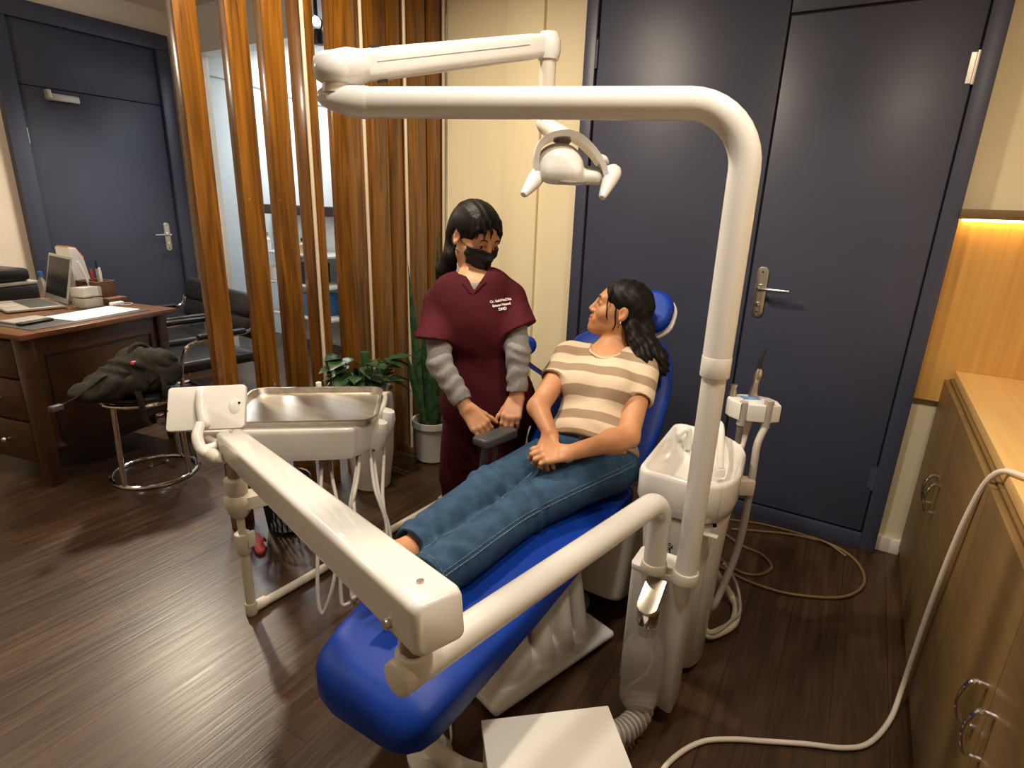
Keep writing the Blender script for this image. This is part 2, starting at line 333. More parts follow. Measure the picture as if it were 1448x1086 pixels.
def nets(name, prims, h=.004, disp=None, pad=.03):
    us = [p for p in prims if p[7] == 'u']
    lo = np.min([p[5]-p[6] for p in us], 0)-pad; hi = np.max([p[5]+p[6] for p in us], 0)+pad
    for p in prims:
        if p[0] == 'p':
            for ax in range(3):
                if p[2][ax] > .999: hi[ax] = min(hi[ax], p[1][ax]+pad)
                if p[2][ax] < -.999: lo[ax] = max(lo[ax], p[1][ax]-pad)
    B = 16; nb = np.ceil((hi-lo)/h/B).astype(int); n = nb*B+1
    F = np.full(tuple(n), .5, np.float32); ar = np.arange(B+1)
    base = np.stack(np.meshgrid(ar, ar, ar, indexing='ij'), -1).reshape(-1, 3)*h; br = B*h*.8661
    C = np.array([p[5] for p in prims]); R = np.array([p[6] for p in prims])
    for i in range(nb[0]):
        for j in range(nb[1]):
            for k in range(nb[2]):
                o = lo+np.array((i, j, k))*B*h; c = o+B*h/2
                dd = np.sqrt(((C-c)**2).sum(1))-R; sel = [p for p, x in zip(prims, dd) if x < br+.05]
                if not any(p[7] == 'u' for p in sel): continue
                d0 = sdf(sel, c[None], disp)[0]
                if d0 > br*1.3+.01 : continue
                F[i*B:i*B+B+1, j*B:j*B+B+1, k*B:k*B+B+1] = sdf(sel, base+o, disp).reshape(B+1, B+1, B+1)
    s = F < 0; cs = np.zeros(tuple(n-1), np.int8)
    for a in (0, 1):
        for b in (0, 1):
            for c in (0, 1): cs += s[a:n[0]-1+a, b:n[1]-1+b, c:n[2]-1+c]
    cells = np.argwhere((cs > 0) & (cs < 8)); ids = np.full(tuple(n-1), -1, np.int64); ids[tuple(cells.T)] = np.arange(len(cells))
    acc = np.zeros((len(cells), 3)); cnt = np.zeros(len(cells))
    cor = [(a, b, c) for a in (0, 1) for b in (0, 1) for c in (0, 1)]
    val = {q: F[cells[:, 0]+q[0], cells[:, 1]+q[1], cells[:, 2]+q[2]].astype(float) for q in cor}
    for q in cor:
        for ax in range(3):
            if q[ax] == 0:
                q2 = tuple(q[i]+(i == ax) for i in range(3)); a, b = val[q], val[q2]; m = (a < 0) != (b < 0)
                t = np.where(m, a/np.where(m, a-b, 1), 0); pt = np.tile(np.array(q, float), (len(cells), 1)); pt[:, ax] += t
                acc[m] += pt[m]; cnt[m] += 1
    vs = lo+(cells+acc/cnt[:, None])*h; quads = []
    for ax in range(3):
        sl = [slice(1, n[i]-1) for i in range(3)]; sl2 = list(sl); sl[ax] = slice(0, n[ax]-1); sl2[ax] = slice(1, n[ax])
        a = s[tuple(sl)]; b = s[tuple(sl2)]; e = np.argwhere(a != b); off = np.array([1, 1, 1]); off[ax] = 0; e = e+off
        flip = s[tuple(e.T)]
        u, w = [(1, 2), (2, 0), (0, 1)][ax]; du = np.eye(3, dtype=int)[u]; dw = np.eye(3, dtype=int)[w]
        Q = np.stack([ids[tuple((e-du-dw).T)], ids[tuple((e-dw).T)], ids[tuple(e.T)], ids[tuple((e-du).T)]], 1)
        Q[~flip] = Q[~flip][:, ::-1]; quads.append(Q)
    Q = np.concatenate(quads); Q = Q[(Q >= 0).all(1)]
    me = bpy.data.meshes.new(name); me.vertices.add(len(vs)); me.vertices.foreach_set('co', vs.astype(np.float32).ravel())
    me.loops.add(Q.size); me.loops.foreach_set('vertex_index', Q.astype(np.int32).ravel())
    me.polygons.add(len(Q)); me.polygons.foreach_set('loop_start', np.arange(0, Q.size, 4, dtype=np.int32)); me.polygons.foreach_set('loop_total', np.full(len(Q), 4, np.int32))
    me.update(calc_edges=True); me.validate()
    return me, vs, Q
def organic(name, prims, m, parent=None, h=.004, disp=None, paint=None, origin=None):
    me, vs, Q = nets(name, prims, h, disp)
    if paint: idx = paint(vs[Q].mean(1)).astype(np.int32)
    o = link_mesh(name, me, m, parent, True, 180, origin)
    if paint: me.polygons.foreach_set('material_index', idx)
    return o
def wob(amp, s, seed=0.):
    def f(P):
        q = P*s; return amp*(np.sin(q[:, 0]+1.7*np.sin(q[:, 1]*.8+seed)+seed)+np.sin(q[:, 1]*1.3+1.3*np.sin(q[:, 2]*.9)+2*seed)+np.sin(q[:, 2]*1.1+1.5*np.sin(q[:, 0]*.7)))/3
    return f
def snap(prims, p, off=0., disp=None):     # nearest point of the surface, pushed out by off
    p = np.array(p, float)
    for _ in range(12):
        e = 1e-3; D = np.array([p]+[p+e*v for v in np.eye(3)]); d = sdf(prims, D, disp); g = (d[1:]-d[0])/e; p = p-g/(np.linalg.norm(g)+1e-9)*(d[0]-off)*.8
    return V(p)

def clip(caps, o, n, inner=None, op='u', k=.02):  # capsules cut square at o along n, hollowed by inner
    o, n = np.array(o, float), np.array(n, float); n = n/np.linalg.norm(n)
    c = np.mean([p[5] for p in caps], 0); R = max(np.linalg.norm(p[5]-c)+p[6] for p in caps)
    def f(P):
        v = np.maximum(sdf(caps, P), (P-o) @ n)
        return np.maximum(v, -sdf(inner, P)) if inner else v
    return ('f', f, None, None, None, c, R, op, k)
def npv(v): return np.array(v, float)
# ================================================================== the room
YW = 2.845; ZC = 2.78
struct('floor', G().b2((-7.2, -2.2, -.06), (1.05, 4.1, 0)), M['floor'])
struct('ceiling', G().b2((-7.2, -2.2, ZC), (1.05, 4.1, ZC+.06)), M['offwhite'])
struct('wall_back', G().b2((-2.21, YW+.015, 0), (1.05, YW+.14, ZC)), M['cream'])
struct('wall_right', G().b2((1.0, -2.2, 0), (1.08, YW+.015, ZC)), M['offwhite'])
struct('wall_front', G().b2((-5.08, -2.28, 0), (1.08, -2.2, ZC)), M['offwhite'])
struct('wall_left', G().b2((-5.08, -2.2, 0), (-5.0, 2.93, ZC)), M['offwhite'])
struct('wall_corner', G().b2((-5.0, 2.93, 0), (-4.72, 3.05, ZC), .004), M['offwhite'])
struct('wall_alcove_side', G().b2((-2.32, YW+.14, 0), (-2.21, 4.0, ZC)), M['coolwhite'])
struct('wall_alcove_back', G().b2((-7.2, 4.0, 0), (-2.21, 4.1, ZC)), M['coolwhite'])
struct('wall_alcove_left', G().b2((-7.25, 2.93, 0), (-7.2, 4.1, ZC)), M['coolwhite'])
struct('wall_alcove_front', G().b2((-7.25, 2.85, 0), (-5.08, 2.93, ZC)), M['coolwhite'])
struct('trim_header', G().b2((-4.72, 2.93, 2.47), (-2.32, 3.05, ZC)), M['greywhite'])
struct('trim_pilaster', G().b2((-1.80, YW-.012, 0), (-1.585, YW+.016, ZC), .003), M['cream'])
struct('baseboard_right', G().b2((.255, YW-.012, 0), (.36, YW+.016, .07), .003), M['offwhite'])
struct('baseboard_back', G().b2((-2.2, YW, 0), (-1.805, YW+.016, .08), .003), M['cream'])

def lever(o, c, u, n, s=1.0):              # plate + lever; u = lever direction, n = out of the leaf
    u, n = V(u), V(n); F = Matrix((u, V((0, 0, 1)), n)).transposed(); c = V(c)
    h = G(); h.prism(rrect(.048*s, .225*s, .022*s), 0, .007, Matrix.Translation(c) @ F.to_4x4(), .002); 
    p = h.obj('handle_plate', M['nickel'], o)
    k = G(); q = c+V((0, 0, .02))+n*.007
    k.cyl(q, q+n*.012, .017, bev=.003); k.tube([q+n*.01, q+n*.045, q+n*.052+u*.012, q+n*.052+u*.125], .0085, n=5); k.obj('lever', M['chrome'], p)
    k = G(); q = c-V((0, 0, .055))+n*.006; k.cyl(q, q+n*.006, .011, bev=.002); k.obj('key_cylinder', M['chrome'], p)
    k = G()
    for z in (.09, -.09): q = c+V((0, 0, z*s))+n*.006; k.cyl(q, q+n*.003, .004)
    k.obj('screw', M['gap'], p)

# ---- door_1: tall slate blue double door on the back wall
d1 = G(); d1.b2((-1.325, YW-.03, 0), (.255, YW+.016, 2.70)); d1 = struct('door_1', d1, M['gap'])
def slab(nm, lo, hi, par, bev=.003): return G().b2(lo, hi, bev).obj(nm, M['blue_door'], par)
for lo, hi in (((-1.335, -.055), (-1.275, 0)), ((.205, -.055), (.265, 0))): slab('door_frame', (lo[0], YW+lo[1], 0), (hi[0], YW, 2.619), d1)
slab('door_frame', (-1.335, YW-.055, 2.62), (.265, YW, 2.70), d1); slab('door_sill', (-1.275, YW-.055, 0), (.205, YW, .075), d1)
slab('fixed_panel', (-1.267, YW-.042, .08), (-.447, YW-.02, 2.615), d1)
slab('transom_panel', (-.441, YW-.042, 2.215), (.2, YW-.02, 2.615), d1)
lf = slab('door_leaf', (-.438, YW-.042, .085), (.199, YW-.02, 2.205), d1)
lever(lf, (-.389, YW-.042, 1.11), (1, 0, 0), (0, -1, 0))
for z in (1.97, .35):
    g = G(); g.cyl((.202, YW-.047, z-.055), (.202, YW-.047, z+.055), .007); g.b2((.18, YW-.045, z-.05), (.2, YW-.041, z+.05)); g.obj('hinge', M['nickel'] if z > 1 else M['blue_door'], lf)
g = G(); g.cyl((-1.271, YW-.047, 2.08), (-1.271, YW-.047, 2.2), .007); g.obj('hinge', M['blue_door'], d1)

# ---- door_2: slate blue door with closer on the left wall
XL = -5.0
d2 = struct('door_2', G().b2((XL-.01, 1.76, 0), (XL+.025, 2.86, 2.58)), M['gap'])
for a, b in ((1.74, 1.84), (2.77, 2.87)): slab('door_frame', (XL, a, 0), (XL+.07, b, 2.489), d2)
slab('door_frame', (XL, 1.74, 2.49), (XL+.07, 2.87, 2.60), d2)
slab('transom_panel', (XL, 1.843, 2.10), (XL+.04, 2.767, 2.487), d2)
lf = slab('door_leaf', (XL, 1.845, .01), (XL+.04, 2.765, 2.095), d2)
lever(lf, (XL+.04, 2.672, 1.10), (0, -1, 0), (1, 0, 0))
g = G(); g.b2((XL+.04, 1.99, 2.02), (XL+.085, 2.18, 2.065), .006); g.b2((XL+.04, 1.985, 2.03), (XL+.10, 2.01, 2.085), .006); cl = g.obj('door_closer', M['silver'], lf)
for z in (1.78, .95): g = G(); g.cyl((XL+.045, 1.846, z-.05), (XL+.045, 1.846, z+.05), .007); g.obj('hinge', M['nickel'], lf)

# ---- oak wall cladding, lit shelf, cabinets and countertop on the right
struct('trim_1', G().b2((.268, YW-.018, .735), (1.0, YW+.016, 1.46)), M['oak'])
t = thing('wall_shelf', (.63, YW, 1.46), 'narrow dark oak ledge with a glowing light strip under it on the right wall panel', 'shelf')
G().b2((.262, YW-.075, 1.455), (1.0, YW-.001, 1.49), .002).obj('board', M['oak_front'], t)
G().b2((.275, YW-.05, 1.447), (.99, YW-.03, 1.455)).obj('light_strip', M['led'], t)
XF = .37
def arc_handle(o, y, z0, z1, bow):
    g = G(); g.tube([(XF-.001, y, z1), (XF-.028, y+bow*.1, z1-.005), (XF-.040, y+bow, (z0+z1)/2), (XF-.028, y+bow*.1, z0+.005), (XF-.001, y, z0)], [.006, .0055, .004, .0055, .006], 10); g.obj('handle', M['chrome'], o)
for i, (ya, yb, lab) in enumerate(((1.685, 2.83, 'shaded oak-laminate double cabinet nearest the blue door, under the oak countertop'), (.54, 1.685, 'shaded oak-laminate double cabinet with two curved pulls low in the right corner of the photo'), (-.6, .54, 'shaded oak-laminate cabinet under the near end of the countertop'))):
    t = thing('base_cabinet', (.7, (ya+yb)/2, 0), lab, 'cabinet', 'base cabinets under the countertop')
    g = G(); g.b2((XF+.002, ya+.0015, .07), (.985, yb-.0015, .838)); g.b2((XF+.04, ya+.0015, 0), (.985, yb-.0015, .07)); g.obj('body', M['oak_front'], t)
    ym = (ya+yb)/2+(.065 if i == 0 else .11 if i == 1 else 0)
    for k, (a, b) in enumerate(((ya+.003, ym-.0015), (ym+.0015, yb-.003))):
        d = G().b2((XF-.016, a, .045), (XF+.001, b, .832), .0015).obj('door', M['oak_front'], t)
        g = G(); y = ym-.042 if k == 0 else ym+.042
        g.tube([(XF-.016, y, .582), (XF-.040, y, .578), (XF-.052, y, .53), (XF-.040, y, .482), (XF-.016, y, .478)], [.0065, .006, .0045, .006, .0065], 10); g.obj('handle', M['chrome'], d)
prop(G().b2((XF+.012, -.62, .84), (.995, YW-.02, .872), .002).obj('countertop', M['oak_top']), 'long oak countertop running along the right wall', 'countertop')

def cable(name, pts, r, m, label, cat='cable', group=None, n=10): return prop(G().tube(pts, r, 10, n).obj(name, m), label, cat, group)
cable('power_cable', [(.75, 1.66, .88), (.55, 1.63, .882), (.42, 1.66, .885), (.362, 1.71, .862), (.342, 1.755, .72), (.335, 1.81, .45), (.335, 1.85, .2), (.332, 1.85, .06), (.31, 1.76, .012), (.26, 1.64, .009), (.20, 1.58, .009), (.10, 1.53, .009), (0, 1.475, .009), (-.08, 1.43, .009), (-.15, 1.375, .009), (-.20, 1.29, .009), (-.22, 1.2, .009), (-.2, 1.05, .009)], (.0072), M['cream_cable'], 'thick cream cable hanging over the oak countertop edge and curling on the floor')
cable('floor_cable', [(-.32, 2.62, .007), (-.20, 2.68, .007), (-.05, 2.74, .007), (.1, 2.745, .007), (.2, 2.66, .007), (.232, 2.5, .007), (.16, 2.345, .007), (-.01, 2.25, .007), (-.15, 2.235, .007), (-.26, 2.26, .007), (-.33, 2.3, .007)], .006, M['brown_cable'], 'tan cable lying in the wide loop on the floor before the blue door')
cable('floor_cable', [(-.34, 2.56, .007), (-.25, 2.50, .007), (-.16, 2.475, .007), (-.11, 2.40, .007), (-.14, 2.32, .007), (-.20, 2.285, .007), (-.27, 2.31, .007), (-.34, 2.36, .007)], .006, M['brown_cable'], 'thinner tan cable in the small inner loop on the floor by the spittoon')
cable('floor_cable', [(-.36, 2.70, .007), (-.2, 2.755, .007), (-.02, 2.765, .007), (.08, 2.73, .018), (.16, 2.68, .007)], .005, M['brown_cable'], 'tan cable running along the foot of the blue door frame')

# ================================================================== slatted partition
sl = [(1.312, 1.400, .045), (1.512, 1.602, .05), (1.668, 1.766, .05), (1.862, 1.922, .10), (2.015, 2.165, .05), (2.205, 2.362, .05), (2.378, 2.468, .05), (2.495, 2.66, .06), (2.694, 2.79, .06), (2.812, 2.838, .06)]
where = ['free-standing end slat of the teak partition, nearest the desk', 'second teak slat from the desk end of the partition', 'third teak slat from the desk end of the partition', 'deep narrow teak slat right of the third one, with a cream rod at its edge', 'wide teak slat just left of the white lamp joint, between two cream rods', 'wide teak slat behind the upper lamp arm, before the leafy planter', 'narrow teak slat against the broad one behind the leafy planter', 'broad teak slat behind the snake plant', 'teak slat left of the last cream rod, near the cream wall', 'thin teak slat closing the partition against the cream wall']
for (a, b, dp), lb in zip(sl, where):
    prop(G().b2((-2.2-dp, a, 0), (-2.2, b, ZC), .003).obj('partition_slat', M['slat']), lb, 'slat', 'teak slats of the partition')
for y, lb in ((1.852, 'cream rod beside the deep narrow teak slat, leftmost of the four'), (2.185, 'cream rod between two wide teak slats, right beside the white lamp joint'), (2.482, 'cream rod beside the broad teak slat behind the snake plant'), (2.801, 'cream rod nearest the cream wall, at the end of the partition')):
    prop(G().cyl((-2.188, y, 0), (-2.188, y, ZC), .0085, seg=12).obj('metal_rod', M['rod']), lb, 'rod', 'cream rods of the partition')

# ================================================================== alcove behind the partition
prop(G().b2((-5.36, 3.80, 1.28), (-4.38, 3.995, 1.37), .01).obj('wall_shelf', M['shelf_brown']), 'dark brown shelf board on the white alcove wall seen between the slats', 'shelf')
t = thing('storage_rack', (-4.55, 3.75, 0), 'grey open rack of supplies against the alcove wall', 'rack')
for z in (.35, .65, .93): G().b2((-5.0, 3.55, z), (-4.1, 3.98, z+.02), .003).obj('shelf_board', M['greywhite'], t)
for x in (-4.99, -4.11):
    for y in (3.56, 3.97): G().b2((x-.012, y-.012, 0), (x+.012, y+.012, .95)).obj('post', M['silver'], t)
def bottle(p, r, h, m, m2, lb):
    t = thing('bottle', p, lb, 'bottle', 'bottles on the alcove rack'); p = V(p)
    g = G(); g.lathe([(.0, 0), (r, 0), (r, h*.6), (r*.45, h*.75), (r*.4, h*.82)], p, seg=16); g.obj('body', m, t)
    g = G(); g.lathe([(r*.5, h*.80), (r*.5, h), (0, h)], p, seg=16); g.obj('cap', m2, t)
bottle((-4.95, 3.6, .95), .035, .17, M['paper'], M['cork'], 'white bottle with a tan cap, left on the alcove rack')
bottle((-4.46, 3.62, .95), .04, .14, M['cork'], M['black'], 'tan bottle with a black cap on the alcove rack')
bottle((-4.37, 3.7, .95), .035, .24, M['silver'], M['black'], 'tall grey bottle on the alcove rack')
prop(G().b2((-4.60, 3.6, .67), (-4.38, 3.85, .86), .01).obj('storage_box', M['black']), 'black box on the middle board of the alcove rack', 'box')
prop(G().b2((-4.55, 3.6, .37), (-4.28, 3.85, .58), .01).obj('storage_box', M['bluecap']), 'blue box on the lowest board of the alcove rack', 'box')
prop(G().b2((-4.98, 3.6, .67), (-4.78, 3.85, .80), .01).obj('storage_box', M['paper']), 'white box on the middle board of the alcove rack', 'box')
cable('wall_wire', [(-6.2, 3.99, 2.62), (-5.6, 3.985, 2.50), (-5.0, 3.985, 2.36), (-4.5, 3.985, 2.25)], .006, M['greyhose'], 'thin grey wire sagging across the top of the white alcove wall', 'wire')
p = ony(447, 30, 2.80)
t = thing('spotlight', (p.x, p.y, ZC), 'small black spotlight with a cold bulb glowing through the slats', 'lamp')
g = G(); g.cyl((p.x, p.y, ZC-.001), (p.x, p.y, p.z+.03), .012); g.cyl((p.x, p.y, ZC-.03), (p.x, p.y, ZC-.001), .05); g.obj('stem', M['black'], t)
G().ball((p.x, p.y, p.z), .026).obj('bulb', M['bulb'], t)
g = G(); g.cyl((p.x+.012, p.y, p.z-.045), (p.x+.02, p.y, p.z-.13), .026, .034, bev=.005); g.tube([(p.x, p.y, p.z+.03), (p.x+.03, p.y+.015, p.z), (p.x+.02, p.y+.012, p.z-.05)], .006); g.obj('shade', M['black'], t)
p = ony(605.5, 40, 3.25)
t = thing('spotlight', (p.x, p.y, ZC), 'cold glowing ball on a stem behind the slit near the cream wall', 'lamp')
g = G(); g.cyl((p.x, p.y, ZC-.001), (p.x, p.y, p.z+.03), .012); g.obj('stem', M['black'], t); G().ball((p.x, p.y, p.z), .035).obj('bulb', M['bulb'], t)  # emissive ball set where a glint shows in the slit

# ================================================================== desk and what is on it
ZD = .80; DA = math.radians(12.3); DO = V((-3.25, 1.02, 0)); DW = .84
DU = V((-math.cos(DA), -math.sin(DA), 0)); DV = V((-math.sin(DA), math.cos(DA), 0))      # along the desk (away), across it
DM = Matrix((-DU, DV, V((0, 0, 1)))).transposed()
def dp(u, v, z=0): return DO+DU*u+DV*v+V((0, 0, z))
def dbox(u0, u1, v0, v1, z0, z1, bev=.003, rz=0.): return G().box(dp((u0+u1)/2, (v0+v1)/2, (z0+z1)/2), (u1-u0, v1-v0, z1-z0), Matrix.Rotation(rz, 3, 'Z') @ DM, bev)
t = thing('office_desk', dp(.75, .4), 'dark wooden desk with a framed end panel and papers on top, by the left wall', 'desk')
dbox(0, 1.55, 0, DW, ZD-.028, ZD, .005).obj('desk_top', M['desk_top'], t)
for u in (.06, 1.43):
    for v in (.03, DW-.09): dbox(u, u+.06, v, v+.06, 0, ZD-.028).obj('leg', M['dark_wood'], t)
pn = dbox(.075, .10, .09, DW-.09, .18, ZD-.028).obj('end_panel', M['dark_wood'], t)
g = G(); W0 = DW-.13
for a in ((.068, .078, .13, W0, ZD-.14, ZD-.132), (.068, .078, .13, W0, .22, .228), (.068, .078, .13, .138, .22, ZD-.132), (.068, .078, W0-.008, W0, .22, ZD-.132)): g.box(dp((a[0]+a[1])/2, (a[2]+a[3])/2, (a[4]+a[5])/2), (a[1]-a[0], a[3]-a[2], a[5]-a[4]), DM)
g.obj('panel_moulding', M['black'], pn)
dbox(.10, 1.5, DW-.11, DW-.09, .18, ZD-.03).obj('modesty_panel', M['dark_wood'], t)
dbox(.13, .50, .06, DW-.14, .10, ZD-.03).obj('drawer_pedestal', M['dark_wood'], t)
for z0, z1 in ((.56, .75), (.34, .55), (.12, .33)):
    d = dbox(.14, .49, .04, .062, z0, z1).obj('drawer', M['dark_wood'], t); q = dp(.32, .04, (z0+z1)/2)
    g = G(); g.cyl(q, q-DV*.02, .006); g.ball(q-DV*.025, .014); g.obj('knob', M['nickel'], d)
prop(dbox(.06, .37, .09, .72, ZD+.0005, ZD+.003, .001).obj('desk_mat', M['charcoal']), 'dark grey desk mat under the white sheets on the desk', 'desk mat')
prop(dbox(.10, .325, .31, .69, ZD+.0035, ZD+.006, .0005, .06).obj('paper_sheet', M['paper']), 'white sheet lying on the desk mat near the desk edge', 'paper')
prop(dbox(.24, .355, .13, .30, ZD+.0035, ZD+.014, .003).obj('notebook', M['greyhose']), 'grey notebook on the desk mat before the open laptop', 'notebook')
prop(dbox(.185, .225, .12, .285, ZD+.0035, ZD+.017, .006, .1).obj('pen_case', M['black']), 'slim black pen case lying beside the grey notebook on the desk mat', 'case')
# laptop, turned a little on the desk; its hinge line is away from the near side
t = thing('laptop', dp(.64, .42, ZD), 'silver laptop standing open with a dark screen on the desk', 'laptop')
la = math.radians(17); l1 = DU*math.cos(la)+DV*math.sin(la); l2 = -DV*math.cos(la)+DU*math.sin(la); lh = dp(.655, .60, ZD); LB = Matrix((-l1, -l2, V((0, 0, 1)))).transposed()
def lq(x, y, z): return lh+l1*x+l2*y+V((0, 0, z))
G().box(lq(0, .135, .0115), (.36, .27, .015), LB, .005).obj('base', M['silver'], t)
G().box(lq(0, .095, .0195), (.32, .135, .002), LB, .0005).obj('keyboard', M['charcoal'], t)
G().box(lq(.0, .22, .0192), (.13, .075, .0012), LB, .0004).obj('touchpad', M['greyhose'], t)
up_ = (-l2*.24+V((0, 0, .97))).normalized(); LX = Matrix((-l1, up_, (-l1).cross(up_))).transposed()
q = lq(0, -.004, .02)+up_*.135
ld = G().box(q, (.36, .268, .008), LX, .003).obj('lid', M['silver'], t)
G().box(q+LX.col[2]*.0042+up_*.008, (.325, .222, .001), LX).obj('display', M['screen'], ld)
t = thing('printer', dp(1.12, .55, ZD), 'low grey and black printer behind the laptop on the desk', 'printer')
dbox(.95, 1.41, .38, .72, ZD+.001, ZD+.085, .012).obj('body', M['black'], t)
dbox(.955, 1.405, .385, .715, ZD+.086, ZD+.108, .006).obj('scanner_lid', M['silver'], t)
t = thing('camera_case', dp(1.1, .55, ZD+.109), 'black padded case lying on top of the grey printer', 'case')
dbox(.95, 1.28, .44, .68, ZD+.110, ZD+.185, .022).obj('case_body', M['leather'], t)
g = G(); g.tube([dp(1.05, .435, ZD+.15), dp(1.08, .42, ZD+.16), dp(1.14, .42, ZD+.16), dp(1.17, .435, ZD+.15)], .007); g.obj('handle', M['black'], t)
t = thing('spray_bottle', dp(.88, .70, ZD), 'small clear bottle with a blue top beside the printer', 'bottle')
g = G(); g.lathe([(0, .001), (.022, .001), (.022, .10), (.008, .13)], dp(.90, .70, ZD), seg=16); g.obj('body', M['frost'], t)
g = G(); g.lathe([(.012, .13), (.012, .165), (0, .165)], dp(.90, .70, ZD), seg=16); g.obj('cap', M['bluecap'], t)
t = thing('brochure_holder', dp(.62, .77, ZD), 'white slanted brochure holder with an orange top edge behind the laptop', 'holder')
g = G(); F = Matrix.Translation(dp(.635, .715, ZD+.001)) @ Matrix((DV, V((0, 0, 1)), DV.cross(V((0, 0, 1))))).transposed().to_4x4()
sg = 1 if DV.cross(V((0, 0, 1))).dot(DU) > 0 else -1
g.prism([(0, 0), (.118, 0), (.080, .25), (.045, .31), (.0, .32)], 0 if sg > 0 else -.11, .11 if sg > 0 else 0, F, .002); g.obj('body', M['paper'], t)
g = G(); g.prism([(.004, .321), (.046, .311), (.086, .251), (.09, .256), (.05, .318), (.004, .328)], (.01 if sg > 0 else -.10), (.10 if sg > 0 else -.01), F); g.obj('printed_edge', M['orange'], t)
for z, lb in ((.0, 'clear card tray standing on the desk before the brochure holder'), (.062, 'clear card tray stacked on the other, holding white cards')):
    t = thing('card_tray', dp(.42, .64, ZD+z), lb, 'tray', 'clear card trays')
    dbox(.375, .475, .57, .685, ZD+z+.001, ZD+z+.055, .006).obj('tray_body', M['clear'], t)
    dbox(.39, .46, .585, .67, ZD+z+.008, ZD+z+.05, .002).obj('cards', M['cork'] if z < .03 else M['paper'], t)
t = thing('pen_holder', dp(.53, .75, ZD), 'brown wooden pen box standing on the desk by the blue door', 'pen holder')
g = G()
for a in ((.45, .62, .71, .72), (.45, .62, .82, .83), (.45, .46, .72, .82), (.61, .62, .72, .82)): g.box(dp((a[0]+a[1])/2, (a[2]+a[3])/2, ZD+.066), (a[1]-a[0], a[3]-a[2], .13), DM, .002)
g.box(dp(.535, .77, ZD+.007), (.165, .115, .012), DM); g.obj('box', M['penwood'], t)
g = G(); g.box(dp(.405, .77, ZD+.021), (.075, .12, .038), DM, .003); g.obj('front_tray', M['penwood'], t)
for (u, v, du, dv, h, m, lb) in ((.50, .735, .03, -.05, .25, 'paper', 'white pen leaning furthest left in the wooden pen box'), (.52, .755, 0, -.01, .20, 'red', 'red pen in the wooden pen box'), (.49, .775, .0, .0, .21, 'paper', 'short white marker upright in the wooden pen box'), (.55, .80, .01, .01, .24, 'greyhose', 'grey ruler-like pen at the right of the wooden pen box')):
    t = thing('pen', dp(u, v, ZD+.016), lb, 'pen', 'pens in the wooden box')
    a = dp(u, v, ZD+.018); b_ = dp(u+du, v+dv, ZD+h); G().cyl(a, a.lerp(b_, .8), .007, seg=10).obj('barrel', M[m], t); G().cyl(a.lerp(b_, .8), b_, .0078, .005, seg=10).obj('cap', M['black'] if m == 'greyhose' else M[m], t)
t = thing('charger', dp(.33, .75, ZD), 'white charger plug with a looped cable on the desk', 'charger')
g = G(); g.box(dp(.335, .73, ZD+.013), (.03, .075, .02), DM, .005); g.obj('plug', M['paper'], t)
g = G(); g.tube([dp(.335, .765, ZD+.012), dp(.30, .80, ZD+.008), dp(.275, .765, ZD+.006), dp(.30, .725, ZD+.008)], .0035, 8); g.obj('lead', M['greyhose'], t)

# ================================================================== visitor chairs, ring stool, backpack
def visitor_chair(lab):
    t = thing('visitor_chair', (0, 0, 0), lab, 'chair', 'black visitor chairs')     # faces -Y locally
    g = G(); g.box((0, .0, .435), (.48, .47, .075), None, .028, 4); g.obj('seat', M['leather'], t)
    R = Matrix.Rotation(math.radians(-14), 3, 'X'); g = G(); g.box((0, .27, .755), (.46, .075, .165), R, .035, 4); g.box((0, .245, .62), (.46, .075, .15), R, .035, 4); g.obj('backrest', M['leather'], t)
    for s in (-1, 1):
        x = s*.26
        g = G(); g.tube([(x, .25, .70), (x, .20, .62), (x, -.02, .60), (x, -.17, .585), (x, -.22, .52), (x, -.245, .40), (x, -.25, .10), (x, -.24, .02), (x, -.19, .012), (x, .20, .012)], .012, 10); g.obj('side_frame', M['chrome'], t)
        g = G(); g.box((x, .02, .622), (.048, .30, .035), None, .014, 3); g.obj('armrest', M['leather'], t)
    for p_, z_, r_ in ((.20, .012, .012), (-.2, .405, .010), (.22, .405, .010)): G().cyl((-.26, p_, z_), (.26, p_, z_), r_).obj('crossbar', M['chrome'], t)
    return t
ch = visitor_chair('black padded visitor chair with chrome arms, its near side at the teak end slat'); ch.location = (-3.60, 2.06, 0); ch.rotation_euler = (0, 0, math.radians(-7))
copy_thing(ch, (-4.22, 2.20, 0), math.radians(-5), 'black padded visitor chair with chrome arms before the left blue door')
t = thing('ring_stool', (-3.08, 1.42, 0), 'chrome stool with a floor ring, carrying the dark backpack by the desk end', 'stool')
G().tube([(-3.08+.20*math.cos(a), 1.42+.20*math.sin(a), .011) for a in [2*PI*k/16 for k in range(16)]], .011, 10, 4, closed=True).obj('floor_ring', M['chrome'], t)
G().tube([(-3.08+.19*math.cos(a), 1.42+.19*math.sin(a), .44) for a in [2*PI*k/16 for k in range(16)]], .011, 10, 4, closed=True).obj('seat_ring', M['chrome'], t)
for a in (205, 290, 25, 115): a = math.radians(a); G().cyl((-3.08+.2*math.cos(a), 1.42+.2*math.sin(a), .02), (-3.08+.185*math.cos(a), 1.42+.185*math.sin(a), .44), .0125).obj('leg', M['chrome'], t)
G().cyl((-3.08, 1.42, .445), (-3.08, 1.42, .475), .175, bev=.012).obj('seat_pad', M['leather'], t)
bp0 = V((-3.06, 1.37, .478))
t = thing('backpack', bp0, 'dark olive backpack slumped over the chrome ring stool', 'bag')
q = lambda x, y, z: bp0+(-DU)*0+DV*x+DU*(-y)+V((0, 0, z))
BR = np.array([DV, DU, (0, 0, 1)])
